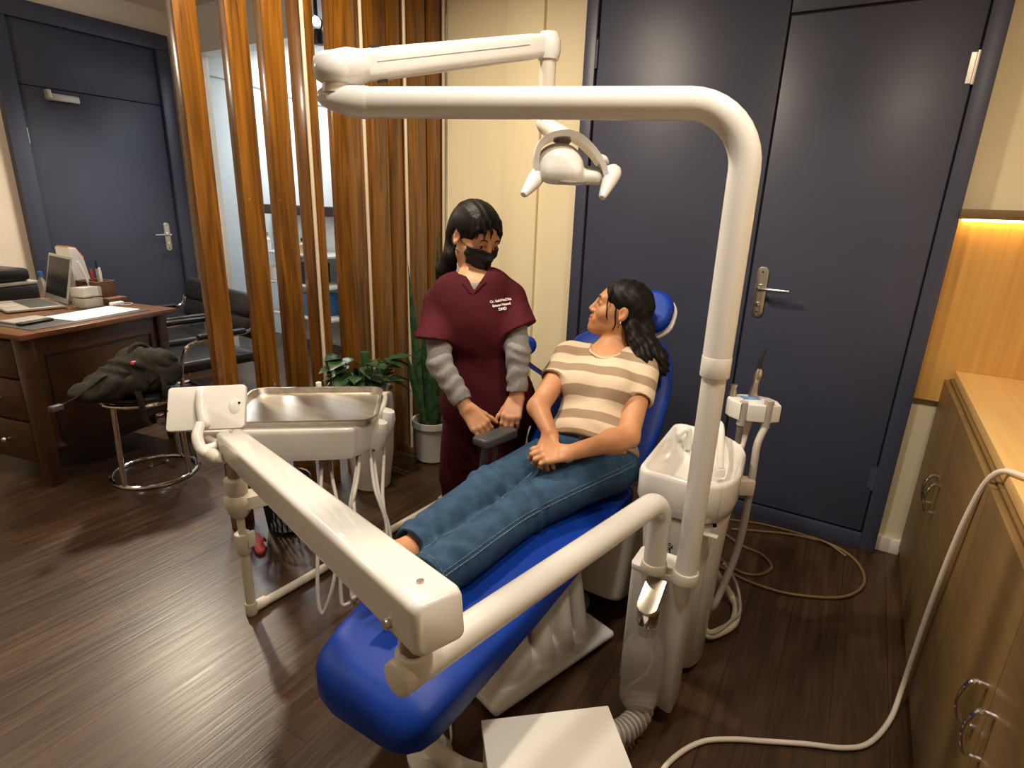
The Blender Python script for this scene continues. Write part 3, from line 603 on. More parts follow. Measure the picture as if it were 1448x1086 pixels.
pr = [ell(q(.055, .0, .10), (.15, .16, .105), BR, .04), rbx(q(.07, .03, .115), (.10, .12, .085), BR, .05, .05), ell(q(-.10, .0, .07), (.12, .13, .065), BR, .05), ell(q(-.20, .01, .06), (.09, .08, .045), BR, .04), cap(q(-.02, .10, .16), q(.14, .06, .19), .028, .022, .02), cut((0, 0, .479), (0, 0, -1), .01)]
crease = lambda P: wob(.012, 30)(P)+.004*np.sin((P-npv(bp0)) @ npv(DV)*70+3*np.sin(P[:, 2]*40))
organic('bag_body', pr, M['pack'], t, .007, crease)
organic('front_pocket', [rbx(q(.09, .10, .085), (.085, .07, .06), BR, .04, .02)], M['pack'], t, .006, wob(.008, 38, 1))
organic('side_pocket', [ell(q(-.07, .10, .07), (.07, .06, .05), BR, .02)], M['pack'], t, .006, wob(.007, 40, 2))
g = G(); g.tube([q(-.01, .02, .16), q(.02, .01, .225), q(.09, 0, .225), q(.15, 0, .16)], .011, 8); g.obj('top_handle', M['pack'], t)
for a in ([q(.0, .08, .175), q(.03, .16, .13), q(.03, .185, .03), q(.02, .18, -.03)], [q(-.16, .05, .13), q(-.26, .04, .08), q(-.33, .04, .06), q(-.40, .05, .05)], [q(-.08, .10, .12), q(-.10, .17, .02), q(-.10, .18, -.08), q(-.08, .18, -.13)], [q(.18, -.02, .10), q(.12, .05, .20), q(.03, .12, .17), q(-.04, .15, .08)]):
    g = G(); P = spline(a, 8); g.rings([[p+DV*.016, p+DU*-.003+V((0, 0, .003)), p-DV*.016, p+DU*.003-V((0, 0, .003))] for p in P]); g.obj('strap', M['pack'], t)
G().box(q(.03, .19, .02), (.012, .05, .05), DM, .004).obj('buckle', M['black'], t)
G().box(q(-.40, .05, .05), (.03, .05, .025), DM, .004).obj('strap_end', M['charcoal'], t)
G().box(q(-.03, .09, .172), (.02, .045, .016), DM, .004).obj('label_tag', M['pink'], t)

# ================================================================== plants and small things on the floor

def leaf_mesh(g, base, tip, w, up, fold=.25, n=8, droop=.0):
    base, tip = V(base), V(tip); d = (tip-base); s = d.cross(V(up)).normalized(); nrm = s.cross(d).normalized(); R = []
    for i in range(n+1):
        t = i/n; p = base+d*t-V((0, 0, droop*t*t)); ww = w*(math.sin(PI*min(t*.9+.08, 1))**.8)*(1-t**4)+.0006
        R.append([p+s*ww+nrm*ww*fold, p+nrm*.0015, p-s*ww+nrm*ww*fold, p-nrm*.0015])
    g.rings(R)
pc = V((-2.035, 1.985, 0))
t = thing('leafy_planter', pc, 'tall white planter of broad dark green leaves behind the tray', 'plant')
g = G(); g.lathe([(.085, 0), (.095, .01), (.118, .20), (.125, .40), (.125, .54), (.113, .54), (.112, .49), (0, .49)], pc, seg=40); g.obj('planter', M['pot'], t)
G().lathe([(0, .47), (.112, .47), (.112, .495), (0, .497)], pc, seg=24).obj('soil', M['soil'], t)
rnd = random.Random(3)
for i in range(54):
    a = rnd.uniform(0, 2*PI); r0 = rnd.uniform(.01, .05); L = rnd.uniform(.06, .17); h = rnd.uniform(.06, .22)
    b = pc+V((r0*math.cos(a), r0*math.sin(a), .49)); m = b+V((L*.7*math.cos(a), L*.7*math.sin(a), h)); e = m+V((math.cos(a+.4)*.10, math.sin(a+.4)*.10, rnd.uniform(-.05, .035)))
    for v in (m, e): v.x = max(v.x, -2.165)
    g = G(); g.tube([b, b.lerp(m, .5)+V((0, 0, .03)), m], .0028, 6, 5); st = g.obj('stem', M['leaf'], t)
    g = G(); leaf_mesh(g, m, e, rnd.uniform(.032, .050), (0, 0, 1), .25, 8, .02); g.obj('leaf', M['leaf'], st)
G().cyl(pc+V((-.04, .03, .49)), pc+V((-.04, .03, .72)), .022, bev=.004).obj('support_stick', M['leaf'], t)
pc = V((-1.985, 2.43, 0))
t = thing('snake_plant', pc, 'tall snake plant in a pale grey pot by the slatted partition', 'plant')
g = G(); g.lathe([(.082, 0), (.088, .008), (.095, .012), (.105, .18), (.112, .21), (.117, .215), (.117, .25), (.106, .25), (.104, .19), (0, .19)], pc, seg=40); g.obj('pot', M['pot2'], t)
G().lathe([(0, .18), (.104, .18), (.104, .20), (0, .205)], pc, seg=24).obj('soil', M['soil'], t)
for (dx, dy, tx, ty, h, w) in ((-.045, -.03, -.11, -.06, .96, .024), (-.03, .01, -.07, .03, .76, .024), (-.055, .03, -.12, .06, .60, .022), (.0, .0, -.02, -.05, .66, .026), (.015, .02, .03, .03, 1.0, .024), (-.01, -.045, -.09, -.13, .52, .022), (.035, -.03, .10, -.06, .46, .022), (.025, -.03, .05, -.07, .78, .024), (-.02, .04, -.03, .10, 1.16, .018), (.04, .01, .13, .03, 1.20, .016)):
    g = G(); leaf_mesh(g, pc+V((dx, dy, .19)), pc+V((tx, ty, .19+h)), w, (-.6, .8, .1), .3, 12); g.obj('leaf', M['snake'], t)
t = thing('wire_basket', (-2.06, 1.47, 0), 'black wire waste basket under the instrument tray', 'basket')
bc = V((-2.05, 1.47, 0)); g = G()
for k in range(26): a = 2*PI*k/26; g.cyl(bc+V((.085*math.cos(a), .085*math.sin(a), .005)), bc+V((.11*math.cos(a), .11*math.sin(a), .24)), .0035, seg=6)
g.obj('wires', M['black'], t)
g = G(); g.lathe([(0, .001), (.088, .001), (.088, .02), (0, .02)], bc, seg=26); g.obj('bottom', M['black'], t)
G().tube([bc+V((.11*math.cos(a), .11*math.sin(a), .24)) for a in [2*PI*k/16 for k in range(16)]], .006, 8, 4, closed=True).obj('rim', M['black'], t)
t = thing('slipper', (-2.12, 1.34, 0), 'red slipper lying beside the black wire basket', 'slipper')
g = G(); g.prism([(x*.55, y) for x, y in rrect(.075, .17, .036)], .001, .018, Matrix.Translation((-2.03, 1.295, 0)) @ Matrix.Rotation(1.1, 4, 'Z'), .004); g.obj('sole', M['red'], t)
g = G(); g.tube([(-2.015, 1.32, .016), (-2.0, 1.30, .042), (-1.995, 1.285, .016)], .006, 8); g.obj('strap', M['red'], t)
# ================================================================== dental chair
def pad(stations, thick, m, name, par, nexp=3.2, seg=28):
    """stations: centre, half width, thickness scale, tangent -> superellipse loft; side axis is X"""
    g = G(); R = []
    for (c, hw, th, T) in stations:
        n = V((0, -T[1], T[0])).normalized(); c = V(c)-n*(thick*.5)      # T=(dy,dz); n is the upper side
        ring = []
        for k in range(seg):
            a = 2*PI*k/seg; ca, sa = math.cos(a), math.sin(a)
            ring.append(c+V((1, 0, 0))*(hw*math.copysign(abs(ca)**(2/nexp), ca))+n*(th*thick*.5*math.copysign(abs(sa)**(2/nexp), sa)))
        R.append(ring)
    g.rings(R); return g.obj(name, m, par, angle=60)
t = thing('dental_chair', (-.80, 1.4, 0), 'royal blue reclining dental chair on a glossy white base, under the woman in jeans', 'dental chair')
fl = [(.672, -.86, -.67, .400, .3), (.680, -.905, -.632, .418, .62), (.70, -.932, -.608, .431, .86), (.735, -.952, -.594, .439, .96), (.82, -.974, -.588, .446, 1), (.95, -.995, -.584, .452, 1), (1.15, -1.012, -.575, .464, 1), (1.42, -1.02, -.565, .486, 1), (1.65, -1.02, -.56, .494, 1), (1.80, -1.01, -.56, .498, 1), (1.87, -.99, -.58, .49, .8), (1.90, -.95, -.62, .47, .3)]
pad([(((a+b)/2, y, z), (b-a)/2, th, (1, .06)) for y, a, b, z, th in fl], .115, M['vinyl'], 'seat_pad', t, 4.6, 40)
BD = V((0, .63, .776)); bb = V((-.785, 1.80, .545))
def bst(s, hw, th): return (tuple(bb+BD*s), hw, th, (BD.y, BD.z))
pad([bst(-.02, .19, .3), bst(0, .225, .75), bst(.05, .245, 1), bst(.2, .255, 1), bst(.36, .250, 1), bst(.46, .228, 1), bst(.53, .19, .9), bst(.56, .15, .6), bst(.575, .09, .2)], .075, M['vinyl'], 'backrest', t)
hr = G(); R = frame((0, -.80, .6), (1, 0, 0)); hc = V((-.735, 2.185, 1.065))
hr.prism(rrect(.27, .18, .075, 6), -.03, .035, Matrix.Translation(hc) @ R.to_4x4(), .028, 5); hr.obj('headrest', M['vinyl'], t, angle=60)
g = G(); g.prism(rrect(.28, .19, .08, 6), -.048, -.03, Matrix.Translation(hc) @ R.to_4x4(), .006); g.obj('headrest_shell', M['white'], t)
g = G(); g.cyl(hc-BD*.05-R.col[2]*.04, hc-BD*.26-R.col[2]*.045, .014); g.obj('headrest_stem', M['chrome'], t)
g = G(); g.prism(rrect(.40, .46, .06), -.115, -.08, Matrix.Translation(bb+BD*.26) @ Matrix((V((1, 0, 0)), BD, V((0, -BD.z, BD.y)))).transposed().to_4x4(), .01); g.obj('backrest_shell', M['white'], t)
g = G(); g.b2((-.97, .80, .325), (-.61, 1.80, .365), .012); g.obj('seat_frame', M['enamel'], t)
g = G(); g.b2((-.92, 1.34, .20), (-.70, 1.72, .335), .03); g.obj('lift_housing', M['greywhite'], t)
BA = Matrix.Rotation(math.radians(-18), 3, 'Z'); BC = V((-.80, 1.43, 0)); BN = np.array(BA.transposed())
def bq(x, y, z): return BC+BA @ V((x, y, z))
pr = [rbx(bq(0, 0, .028), (.215, .270, .014), BN, .013), rbx(bq(-.01, -.0, .045), (.17, .235, .03), BN, .028, .015), ell(bq(.055, -.135, .06), (.125, .098, .165), BN, .02), rbx(bq(-.02, .05, .13), (.145, .07, .14), BN, .05, .02), rbx(bq(-.03, .15, .18), (.135, .06, .16), BN, .045, .02), cap(bq(.145, -.01, .04), bq(.095, .0, .19), .040, .030, .014), cap(bq(.155, .075, .04), bq(.10, .09, .25), .034, .028, .012), cap(bq(.15, .155, .04), bq(.09, .16, .29), .032, .026, .012), cut((0, 0, .012), (0, 0, -1))]
organic('base_cover', pr, M['white'], t, .006)
g = G(); g.prism(rrect(.36, .60, .08), 0, .012, Matrix.Translation((-.84, 1.50, .001)), .004); g.obj('base_plate', M['enamel'], t)
g = G(); F = Matrix.Translation((-.70, 1.88, .04)) @ Matrix.Rotation(math.radians(-18), 4, 'X'); g.prism(rrect(.34, .44, .05), 0, .26, F, .02); g.obj('rear_cover', M['ivory'], t)
g = G(); g.lathe([(0, .001), (.06, .001), (.062, .02), (.045, .05), (0, .055)], onz(598, 1084, 0)+V((.0, .03, 0)), seg=24); g.obj('levelling_foot', M['white'], t)
adir = V((.22, .975, 0)).normalized(); ar = at(701, 617, 1.95)-adir*.06
g = G(); F = Matrix.Translation(ar+adir*.06) @ Matrix((V((adir.y, -adir.x, 0)), adir, V((0, 0, 1)))).transposed().to_4x4()
g.prism([(-.030, -.078), (.024, -.078), (.033, -.062), (.028, .078), (.016, .09), (-.016, .09), (-.032, .07), (-.036, -.066)], -.019, .012, F, .010, 4); arm = g.obj('armrest', M['charcoal'], t)
g = G(); g.tube([ar+V((.0, .02, -.02)), ar+V((-.01, .02, -.10)), ar+V((-.03, .05, -.19)), ar+V((-.0, .11, -.255))], .013); g.tube([ar+V((.015, .06, -.02)), ar+V((.01, .06, -.12)), ar+V((-.01, .10, -.22))], .008); g.obj('armrest_post', M['charcoal'], t)

# ================================================================== spittoon unit with post box, bottle and suction holder
U0 = V((-.33, 1.70, 0))
t = thing('spittoon_unit', U0, 'white spittoon cabinet with ceramic basin, post box and hanging bottle beside the blue chair', 'dental unit')
bo = [V((-.465, 1.50, 0)), V((-.485, 1.965, 0)), V((-.33, 1.955, 0)), V((-.218, 1.868, 0)), V((-.192, 1.60, 0)), V((-.25, 1.505, 0))]
bc = sum(bo, V())/6; ol = spline([p for p in bo], 7, True)
ol = []                                      # rounded corners of the basin outline
for i in range(6):
    a, b, c = bo[i-1], bo[i], bo[(i+1) % 6]; r = (.05, .045, .05, .08, .07, .06)[i]; p0 = b+(a-b).normalized()*r; p1 = b+(c-b).normalized()*r
    for k in range(7): s = k/6; ol.append(p0*(1-s)**2+b*2*s*(1-s)+p1*s*s)
ol = [(p.x-bc.x, p.y-bc.y) for p in ol]
g = G(); g.rings([[V((bc.x+x*s, bc.y+y*s, z)) for x, y in ol] for s, z in ((.80, .575), (.93, .60), (1, .64), (1, .712), (.985, .722), (.955, .726), (.90, .722), (.85, .70), (.78, .655), (.62, .63), (.25, .622), (.05, .62))]); g.obj('basin', M['basin'], t, angle=60)
g = G(); g.rings([[V((bc.x+x*s+dx, bc.y+y*s, z)) for x, y in ol] for s, z, dx in ((.60, .02, .01), (.66, .035, .01), (.80, .40, 0), (.88, .575, 0))]); bd = g.obj('cabinet_body', M['white'], t, angle=50)
q = onz(957, 752, .47); q = V((-.345, 1.525, .50)); g = G()
F = Matrix.Translation((q.x, q.y-.012, q.z)) @ Matrix.Rotation(PI/2, 4, 'X')
for a0 in range(3): g.tube([F @ V((.010*math.cos(a), .010*math.sin(a)+.006*a0-.004, .001)) for a in [a0+PI*1.4*k/8 for k in range(9)]], .0018, 6, 2)
g.tube([F @ V((.002, -.004, .001)), F @ V((.004, -.018, .001)), F @ V((0, -.03, .001))], .0022, 6); g.obj('black_emblem', M['black'], bd)
g = G(); g.box((-.30, 1.545, .56), (.16, .02, .006), None, .002); g.obj('front_groove', M['greywhite'], bd)
p1, p2, p3, p4, p5 = at(1004, 612, 1.97), at(1010, 600, 1.95), at(1019, 603, 1.90), at(1019, 640, 1.85), at(1018, 664, 1.82)
g = G(); g.tube([at(1003, 650, 1.98), p1, p2, p3, p4, p5], .012); sp = g.obj('cup_filler_spout', M['basin'], t)
g = G(); g.cyl(p5+V((0, 0, .006)), p5-V((0, 0, .022)), .017, bev=.003); g.obj('spout_nozzle', M['basin'], sp)
g = G(); q = at(975, 612, 1.98); g.tube([q+V((0, .0, -.06)), q, q+V((-.012, -.01, .012)), q+V((-.03, -.02, -.005))], .011); g.obj('flush_spout', M['basin'], t)
G().cyl((-.33, 1.72, .623), (-.33, 1.72, .628), .03).obj('drain', M['chrome'], t)
# post box
ZB = .50
c0, c1, c2, c3 = (onz(x, y, ZB) for x, y in ((892, 797), (912, 772), (996, 800), (975, 826)))
ex = (c3-c0).normalized(); n0 = V((ex.y, -ex.x, 0)); L = (c3-c0).length; W = .105          # n0 points out of the front
O = c0-n0*0+ex*(L/2)-n0*(W/2); O.z = 0; BM = Matrix((ex, -n0, V((0, 0, 1)))).transposed()
g = G(); o8 = rrect(L, W, .014, 4)
g.rings([[O+BM @ V((x*s, y*s, 0))+V((0, 0, z+(sl*(.05*(x/L+.5)) if sl else 0))) for x, y in o8] for s, z, sl in ((.97, .10, -1), (1, .105, -1), (1, .485, 0), (.985, .497, 0), (.94, .50, 0))]); pb = g.obj('post_box', M['greywhite'], t)
G().prism(rrect(L*1.02, W*1.03, .015, 4), ZB-.012, ZB+.004, Matrix.Translation(O) @ BM.to_4x4(), .003).obj('box_lid', M['white'], t)
fc = O+n0*(W/2)
bt = fc+ex*(-.004)+n0*.048
g = G(); g.lathe([(0, .075), (.022, .068), (.026, .082), (.046, .098), (.055, .115), (.056, .27), (.05, .30), (.03, .335), (.026, .34), (.026, .37), (0, .37)], V((bt.x, bt.y, 0)), seg=32); g.obj('water_bottle', M['frost'], t)
g = G(); g.tube([V((bt.x+.005, bt.y, .35)), V((bt.x+.02, bt.y-.01, .25)), V((bt.x-.02, bt.y-.02, .16))], .004, 8); g.obj('bottle_straw', M['clear'], t)
g = G(); q = V((bt.x, bt.y, 0)); g.cyl(q+V((0, 0, .372)), q+V((0, 0, .425)), .031, bev=.004); cp = g.obj('bottle_valve', M['chrome'], t)
g = G(); ld_ = (n0*.10-V((0, 0, .055))).normalized(); lm = Matrix((ld_, V((0, 0, 1)).cross(ld_).normalized(), ld_.cross(V((0, 0, 1)).cross(ld_).normalized()))).transposed(); F = Matrix.Translation(q+V((0, 0, .452))-n0*.018) @ lm.to_4x4(); g.prism(rrect(.135, .056, .026, 6), 0, .014, F, .003); g.obj('valve_lever', M['nickel'], cp)
# suction holder
hc = at(1062, 577, 1.95); HX = (CR*1.0); HX.z = 0; HX.normalize(); HY = V((-HX.y, HX.x, 0)); F = Matrix.Translation(hc) @ Matrix((HX, HY, V((0, 0, 1)))).transposed().to_4x4()
o = [(-.075, -.01), (-.078, .02), (-.06, .05), (-.02, .062), (.03, .058), (.07, .03), (.083, -.01), (.075, -.055), (.045, -.062), (.044, -.035), (.026, -.035), (.022, -.062), (-.03, -.052), (-.032, -.02), (-.05, -.02), (-.055, -.045)]
g = G(); g.prism(o, -.03, .03, F, .004); hd = g.obj('instrument_holder', M['white'], t, angle=50)
G().box(hc+HX*.0+HY*.015+V((0, 0, .031)), (.06, .03, .002), Matrix((HX, HY, V((0, 0, 1)))).transposed(), .0005).obj('blue_panel', M['tape_blue'], hd)
def hp(x, y, z): return hc+HX*x+HY*y+V((0, 0, z))
g = G(); g.lathe([(.016, .02), (.014, .05), (.011, .085), (.013, .09), (.014, .10), (.012, .115), (.008, .13), (0, .131)], hp(.012, .035, 0), (.08, .04, 1), 20); it = g.obj('suction_handpiece', M['nickel'], t)
g = G(); g.tube([hp(.022, .039, .125), hp(.026, .042, .16), hp(.036, .045, .195)], [.007, .0065, .005], 10); g.obj('black_tip', M['black'], it)
g = G(); g.lathe([(.014, .02), (.012, .05), (.010, .055), (.012, .07), (0, .071)], hp(-.055, .035, 0), seg=18); g.obj('valve_stub', M['nickel'], t)
g = G(); g.cyl(hp(-.04, -.03, .032), hp(-.04, -.03, -.05), .014); g.cyl(hp(.036, -.048, .045), hp(.034, -.05, -.05), .016, .014); g.obj('hose_coupling', M['greyhose'], t)
def hose(pts, r, m, nm='suction_hose', par=None, n=10): return G().tube(pts, r, 12, n).obj(nm, m, par or t)
hose([hp(.034, -.05, -.05), at(1071, 628, 1.89), at(1066, 658, 1.885), at(1061, 690, 1.89), at(1052, 740, 1.94), at(1040, 785, 1.98), at(1022, 830, 2.0), at(1008, 858, 2.0), V((-.27, 1.86, .06))], .012, M['greyhose'])
hose([hp(-.04, -.03, -.05), hp(-.04, -.03, -.12), hp(-.05, -.05, -.25), V((-.30, 1.985, .5)), V((-.30, 1.95, .3))], .011, M['darkhose'])
hose([hp(.0, .03, -.03), hp(-.005, .03, -.12), hp(-.02, .0, -.26), V((-.26, 1.97, .45)), V((-.27, 1.94, .25))], .012, M['darkhose'])
g = G(); g.tube([hp(.0, .0, -.03), hp(-.01, .0, -.09), hp(-.03, -.03, -.13), V((-.25, 1.88, .68))], .016); g.obj('holder_arm', M['white'], t)
q = at(1058, 688, 1.885); g = G(); g.box(q+V((-.01, 0, 0)), (.05, .045, .055), Matrix((HX, HY, V((0, 0, 1)))).transposed(), .006); g.obj('hose_clip', M['ivory'], t)
g = G(); g.tube([V((-.262, 1.80, .05)), V((-.235, 1.80, .03)), V((-.20, 1.86, .021)), V((-.175, 1.93, .021)), V((-.185, 2.03, .022)), V((-.22, 2.06, .04)), V((-.25, 2.0, .12)), V((-.27, 1.93, .2))], .0165, 14, 10); g.obj('waste_hose', M['ivory'], t)
g = G(); g.tube([V((-.26, 1.79, .05)), V((-.22, 1.80, .045)), V((-.18, 1.90, .047)), V((-.165, 1.97, .05)), V((-.20, 2.06, .09)), V((-.25, 2.0, .2))], .006, 10, 10); g.obj('thin_hose', M['greyhose'], t)

# ================================================================== dental light on its pole
pp = onz(968, 822, ZB); ZT = 1.45+(ony(1045, 148, pp.y).z-1.45)
lt = thing('dental_light', (pp.x, pp.y, ZB), 'white dental light on a tall bent pole with a jointed arm over the chair', 'dental light')
px_, py_ = pp.x, pp.y
g = G(); g.cyl((px_, py_, ZB+.004), (px_, py_, 1.10), .0285); g.obj('lower_pole', M['enamel'], lt)
g = G(); g.cyl((px_, py_, ZB+.003), (px_, py_, ZB+.035), .037, .034, bev=.003); g.obj('pole_collar', M['ivory'], lt)
g = G(); g.cyl((px_, py_, 1.075), (px_, py_, 1.125), .0345, bev=.002); slv = g.obj('pole_sleeve', M['enamel'], lt)
tip = onz(470, 145, ZT); AD = (V((tip.x, tip.y, 0))-V((px_, py_, 0))); AL = AD.length; AD.normalize(); rb = .13
P = [V((px_, py_, 1.12)), V((px_, py_, ZT-rb))]+[V((px_, py_, ZT-rb))+AD*(rb*(1-math.cos(a)))+V((0, 0, rb*math.sin(a))) for a in [PI/2*k/10 for k in range(1, 11)]]
P.append(V((px_, py_, ZT))+AD*(AL-.09)); P = [V((px_, py_, 1.08))]+P
G().tube(P, .0335, 28, smooth=False).obj('bent_arm', M['enamel'], lt, angle=60)
e = V((px_, py_, ZT))+AD*AL
g = G(); g.tube([e-AD*.10, e-AD*.088, e-AD*.04+V((0, 0, .003)), e+AD*.0+V((0, 0, .009)), e+AD*.022+V((0, 0, .013)), e+AD*.032+V((0, 0, .015)), e+AD*.036+V((0, 0, .016))], [.0335, .036, .034, .027, .021, .014, .004], 24, smooth=False); g.obj('lower_knuckle', M['enamel'], lt, angle=60)
g = G(); g.cyl(e+V((0, 0, .02))-AD*.01, e+V((0, 0, .05))-AD*.01, .031, .029); g.obj('knuckle_neck', M['ivory'], lt)
e2 = e+V((0, 0, .070))-AD*.008; far = at(772, 64, 1.60); SD = (far-e2).normalized()
g = G(); F = frame((0, 0, 1)); g.lathe([(.0, -.03), (.03, -.03), (.044, -.022), (.048, 0), (.044, .022), (.028, .034), (0, .036)], e2, seg=28); g.tube([e2, e2+SD*.04, e2+SD*.075], [.04, .043, .036], 20, smooth=False); g.obj('upper_knuckle', M['white'], lt, angle=60)
SM = frame(SD, (0, 0, 1)); g = G(); o = rrect(.072, .052, .023, 6); g.rings([[e2+SD*s+SM.col[0]*(x*k)+SM.col[1]*(y*k) for x, y in o] for s, k in ((.06, .8), (.075, .98), (.12, 1), ((far-e2).length-.06, .88), ((far-e2).length-.01, .8), ((far-e2).length, .6))]); sa = g.obj('spring_arm', M['white'], lt)
g = G(); 
for sg in (-1, 1): g.cyl(e2+SD*.10+SM.col[1]*(sg*.0262)+SM.col[0]*.003, e2+SD*((far-e2).length-.07)+SM.col[1]*(sg*.0235)+SM.col[0]*.003, .0011, seg=6)
g.obj('arm_groove', M['greyhose'], sa)
g = G()
for sg, uu in ((1, .036), (-1, -.036)): g.box(e2+SD*.11+SM.col[0]*uu*1.04+SM.col[1]*.008, (.005, .012, .022), SM)
g.obj('dark_slot', M['black'], sa)
g = G(); g.lathe([(0, .033), (.025, .03), (.033, .012), (.034, -.02), (.029, -.038), (0, -.038)], far+SD*.01, seg=24); g.obj('end_knuckle', M['white'], lt)
dn = far+SD*.01; lc = at(806, 226, 1.62)                               # lamp head centre
elb = V((dn.x, dn.y, 0))+V((0, 0, at(773, 172, 1.6).z)); yk = at(800, 196, 1.62)
g = G(); g.tube([dn-V((0, 0, .03)), dn.lerp(elb, .5), elb], [.0235, .0235, .0225], 20, smooth=False); g.obj('drop_tube', M['ivory'], lt)
g = G(); g.tube([elb+V((0, 0, .012)), elb, elb.lerp(yk, .5), yk], [.0225, .025, .025, .027], 18, 4); g.obj('tilt_neck', M['ivory'], lt)
LX, LZ = CR.copy(), V((0, 0, 1)); LX.z = 0; LX.normalize(); LY = LZ.cross(LX)   # lamp axes: right, away, up
def lp(x, y, z): return lc+LX*x+LY*y+LZ*z
arc = [lp(-.092, -.01, -.045), lp(-.098, -.01, .0), lp(-.082, -.008, .042), lp(-.04, -.005, .062), lp(.01, 0, .060), lp(.055, 0, .030), lp(.088, -.01, -.01), lp(.105, -.02, -.052)]
P = spline(arc, 8); g = G(); R = []
for i, p in enumerate(P):
    tg = (P[min(i+1, len(P)-1)]-P[max(i-1, 0)]).normalized(); out = LY.cross(tg).normalized(); w = .013+.020*math.sin(PI*i/(len(P)-1)); R.append([p+LY*(x*w*2.2)+out*(y*.009) for x, y in ((-1, -.6), (-.9, 1), (.9, 1), (1, -.6), (0, -1))])
g.rings(R); g.obj('yoke', M['white'], lt, angle=50)
rot = Matrix.Rotation(math.radians(22), 3, LX) @ Matrix((LX, LY, LZ)).transposed()
RT = np.array(rot.transposed()); pr = [ell(lp(-.030, -.012, -.012), (.066, .054, .054), RT, .02), rbx(lp(-.025, -.03, -.035), (.058, .035, .028), RT, .025, .02), rbx(lp(.045, -.005, -.040), (.052, .034, .020), RT, .016, .012)]
organic('lamp_body', pr, M['white'], lt, .004)
g = G(); n = rot @ V((0, -.25, -1)); g.cyl(lp(.0, -.02, -.052), lp(.0, -.02, -.052)+n*.012, .05, .046, bev=.003); g.obj('lamp_lens', M['clear'], lt)
for sg, a, b in ((-1, (-.088, -.02, -.045), (-.128, -.075, -.098)), (1, (.122, -.02, -.030), (.088, -.075, -.098))):
    A, B = lp(*a), lp(*b); g = G(); g.tube([A-LX*(.02*sg), A, A.lerp(B, .3), A.lerp(B, .7), B, B+(B-A)*.05], [.016, .023, .022, .016, .010, .005], 16, 6); g.obj('handle', M['white'], lt)
g = G(); g.tube([lp(.075, .02, .012), lp(.10, .03, .006), lp(.112, .035, -.004)], [.012, .012, .006], 12, 5); g.obj('rear_tab', M['white'], lt)

# ================================================================== delivery arm with instrument tray
po = onz(924, 806, ZB); ZP = .725; tp = at(575, 958, .925); tp.z = ZP
tp = onz(557, 963, ZP)
dt = thing('instrument_delivery_unit', (po.x, po.y, ZB), 'white instrument delivery unit: swinging pipe, long box arm and tray with hoses', 'dental unit')
D = V((tp.x-po.x, tp.y-po.y, 0)); DL = D.length; D.normalize(); rb = .075
P = [V((po.x, po.y, ZB+.004)), V((po.x, po.y, ZP-rb))]+[V((po.x, po.y, ZP-rb))+D*(rb*(1-math.cos(a)))+V((0, 0, rb*math.sin(a))) for a in [PI/2*k/9 for k in range(1, 10)]]
P += [V((po.x, po.y, ZP))+D*(DL-.008), V((po.x, po.y, ZP))+D*(DL-.002), V((po.x, po.y, ZP))+D*DL]
G().tube(P, [.0305]*(len(P)-2)+[.029, .025], 28, smooth=False).obj('swing_pipe', M['enamel'], dt, angle=60)
g = G(); g.cyl((po.x, po.y, ZB+.003), (po.x, po.y, ZB+.03), .037, .034, bev=.003); g.obj('pipe_collar', M['ivory'], dt)
SX, SY = -1.672, 1.012
A = V((SX, SY, .672)); B = at(607, 868, .865); ax = (A-B).normalized(); L = (A-B).length; side = ax.cross(V((0, 0, 1))).normalized(); upv = side.cross(ax)
g = G(); R = []
for s, k in ((-.035, .80), (-.030, .93), (-.018, 1), (.3, 1), (L*.6, 1.0), (L-.0, .98), (L+.012, .9), (L+.016, .75)):
    w, h = .088*(1-.06*s/L), .088*(1-.02*s/L); R.append([B+ax*s+side*(x*k)+upv*(y*k) for x, y in rrect(w, h, .014, 4)])
g.rings(R); ba = g.obj('box_arm', M['white'], dt, angle=50)
for q, n_, h_, r_ in ((B+ax*.02+upv*.044, upv, .003, .006), (B+ax*(L-.03)+upv*.044, upv, .003, .006), (B+ax*.05-side*.044-upv*.02, -side, .008, .009), (B+ax*.05+side*.044-upv*.02, side, .008, .009)): G().cyl(q, q+n_*h_, r_).obj('screw', M['nickel'], ba)
q = V((po.x, po.y, ZP))+D*(DL-.040)
g = G(); g.cyl(q+V((0, 0, .005)), q+V((0, 0, .036)), .033, .030, bev=.002); g.obj('pivot_socket', M['enamel'], dt)
bq = B+ax*(((q-B).dot(ax))); g = G(); g.cyl(q+V((0, 0, .033)), V((q.x, q.y, bq.z-.035)), .025); g.obj('chrome_pivot', M['chrome'], dt)
# the tray
FLc, FRc = onz(282, 612, .67), onz(490, 608, .67); tx = (FRc-FLc); tx.z = 0; tx.normalize(); ty = V((-tx.y, tx.x, 0)); TO = FLc+tx*-.01; TM = Matrix((tx, ty, V((0, 0, 1)))).transposed()
TL, TW = .62, .43
def tq(x, y, z): return TO+tx*x+ty*y+V((0, 0, z-.67))
o = [(.03, 0), (.46, 0), (.535, .03), (.585, .09), (.60, .16), (.615, .30), (.61, .40), (.58, TW), (.04, TW), (.0, .40), (0, .03)]
oo = spline([V((x, y, 0)) for x, y in o], 5, True); oo = [(p.x-.3, p.y-.2) for p in oo]
g = G(); g.rings([[TO+TM @ V((.3+x*s, .2+y*s, z-.67)) for x, y in oo] for s, z in ((.88, .548), (.95, .552), (.98, .575), (1, .655), (.995, .668), (.98, .672), (.95, .672))]); tb = g.obj('tray_body', M['white'], dt, angle=50)
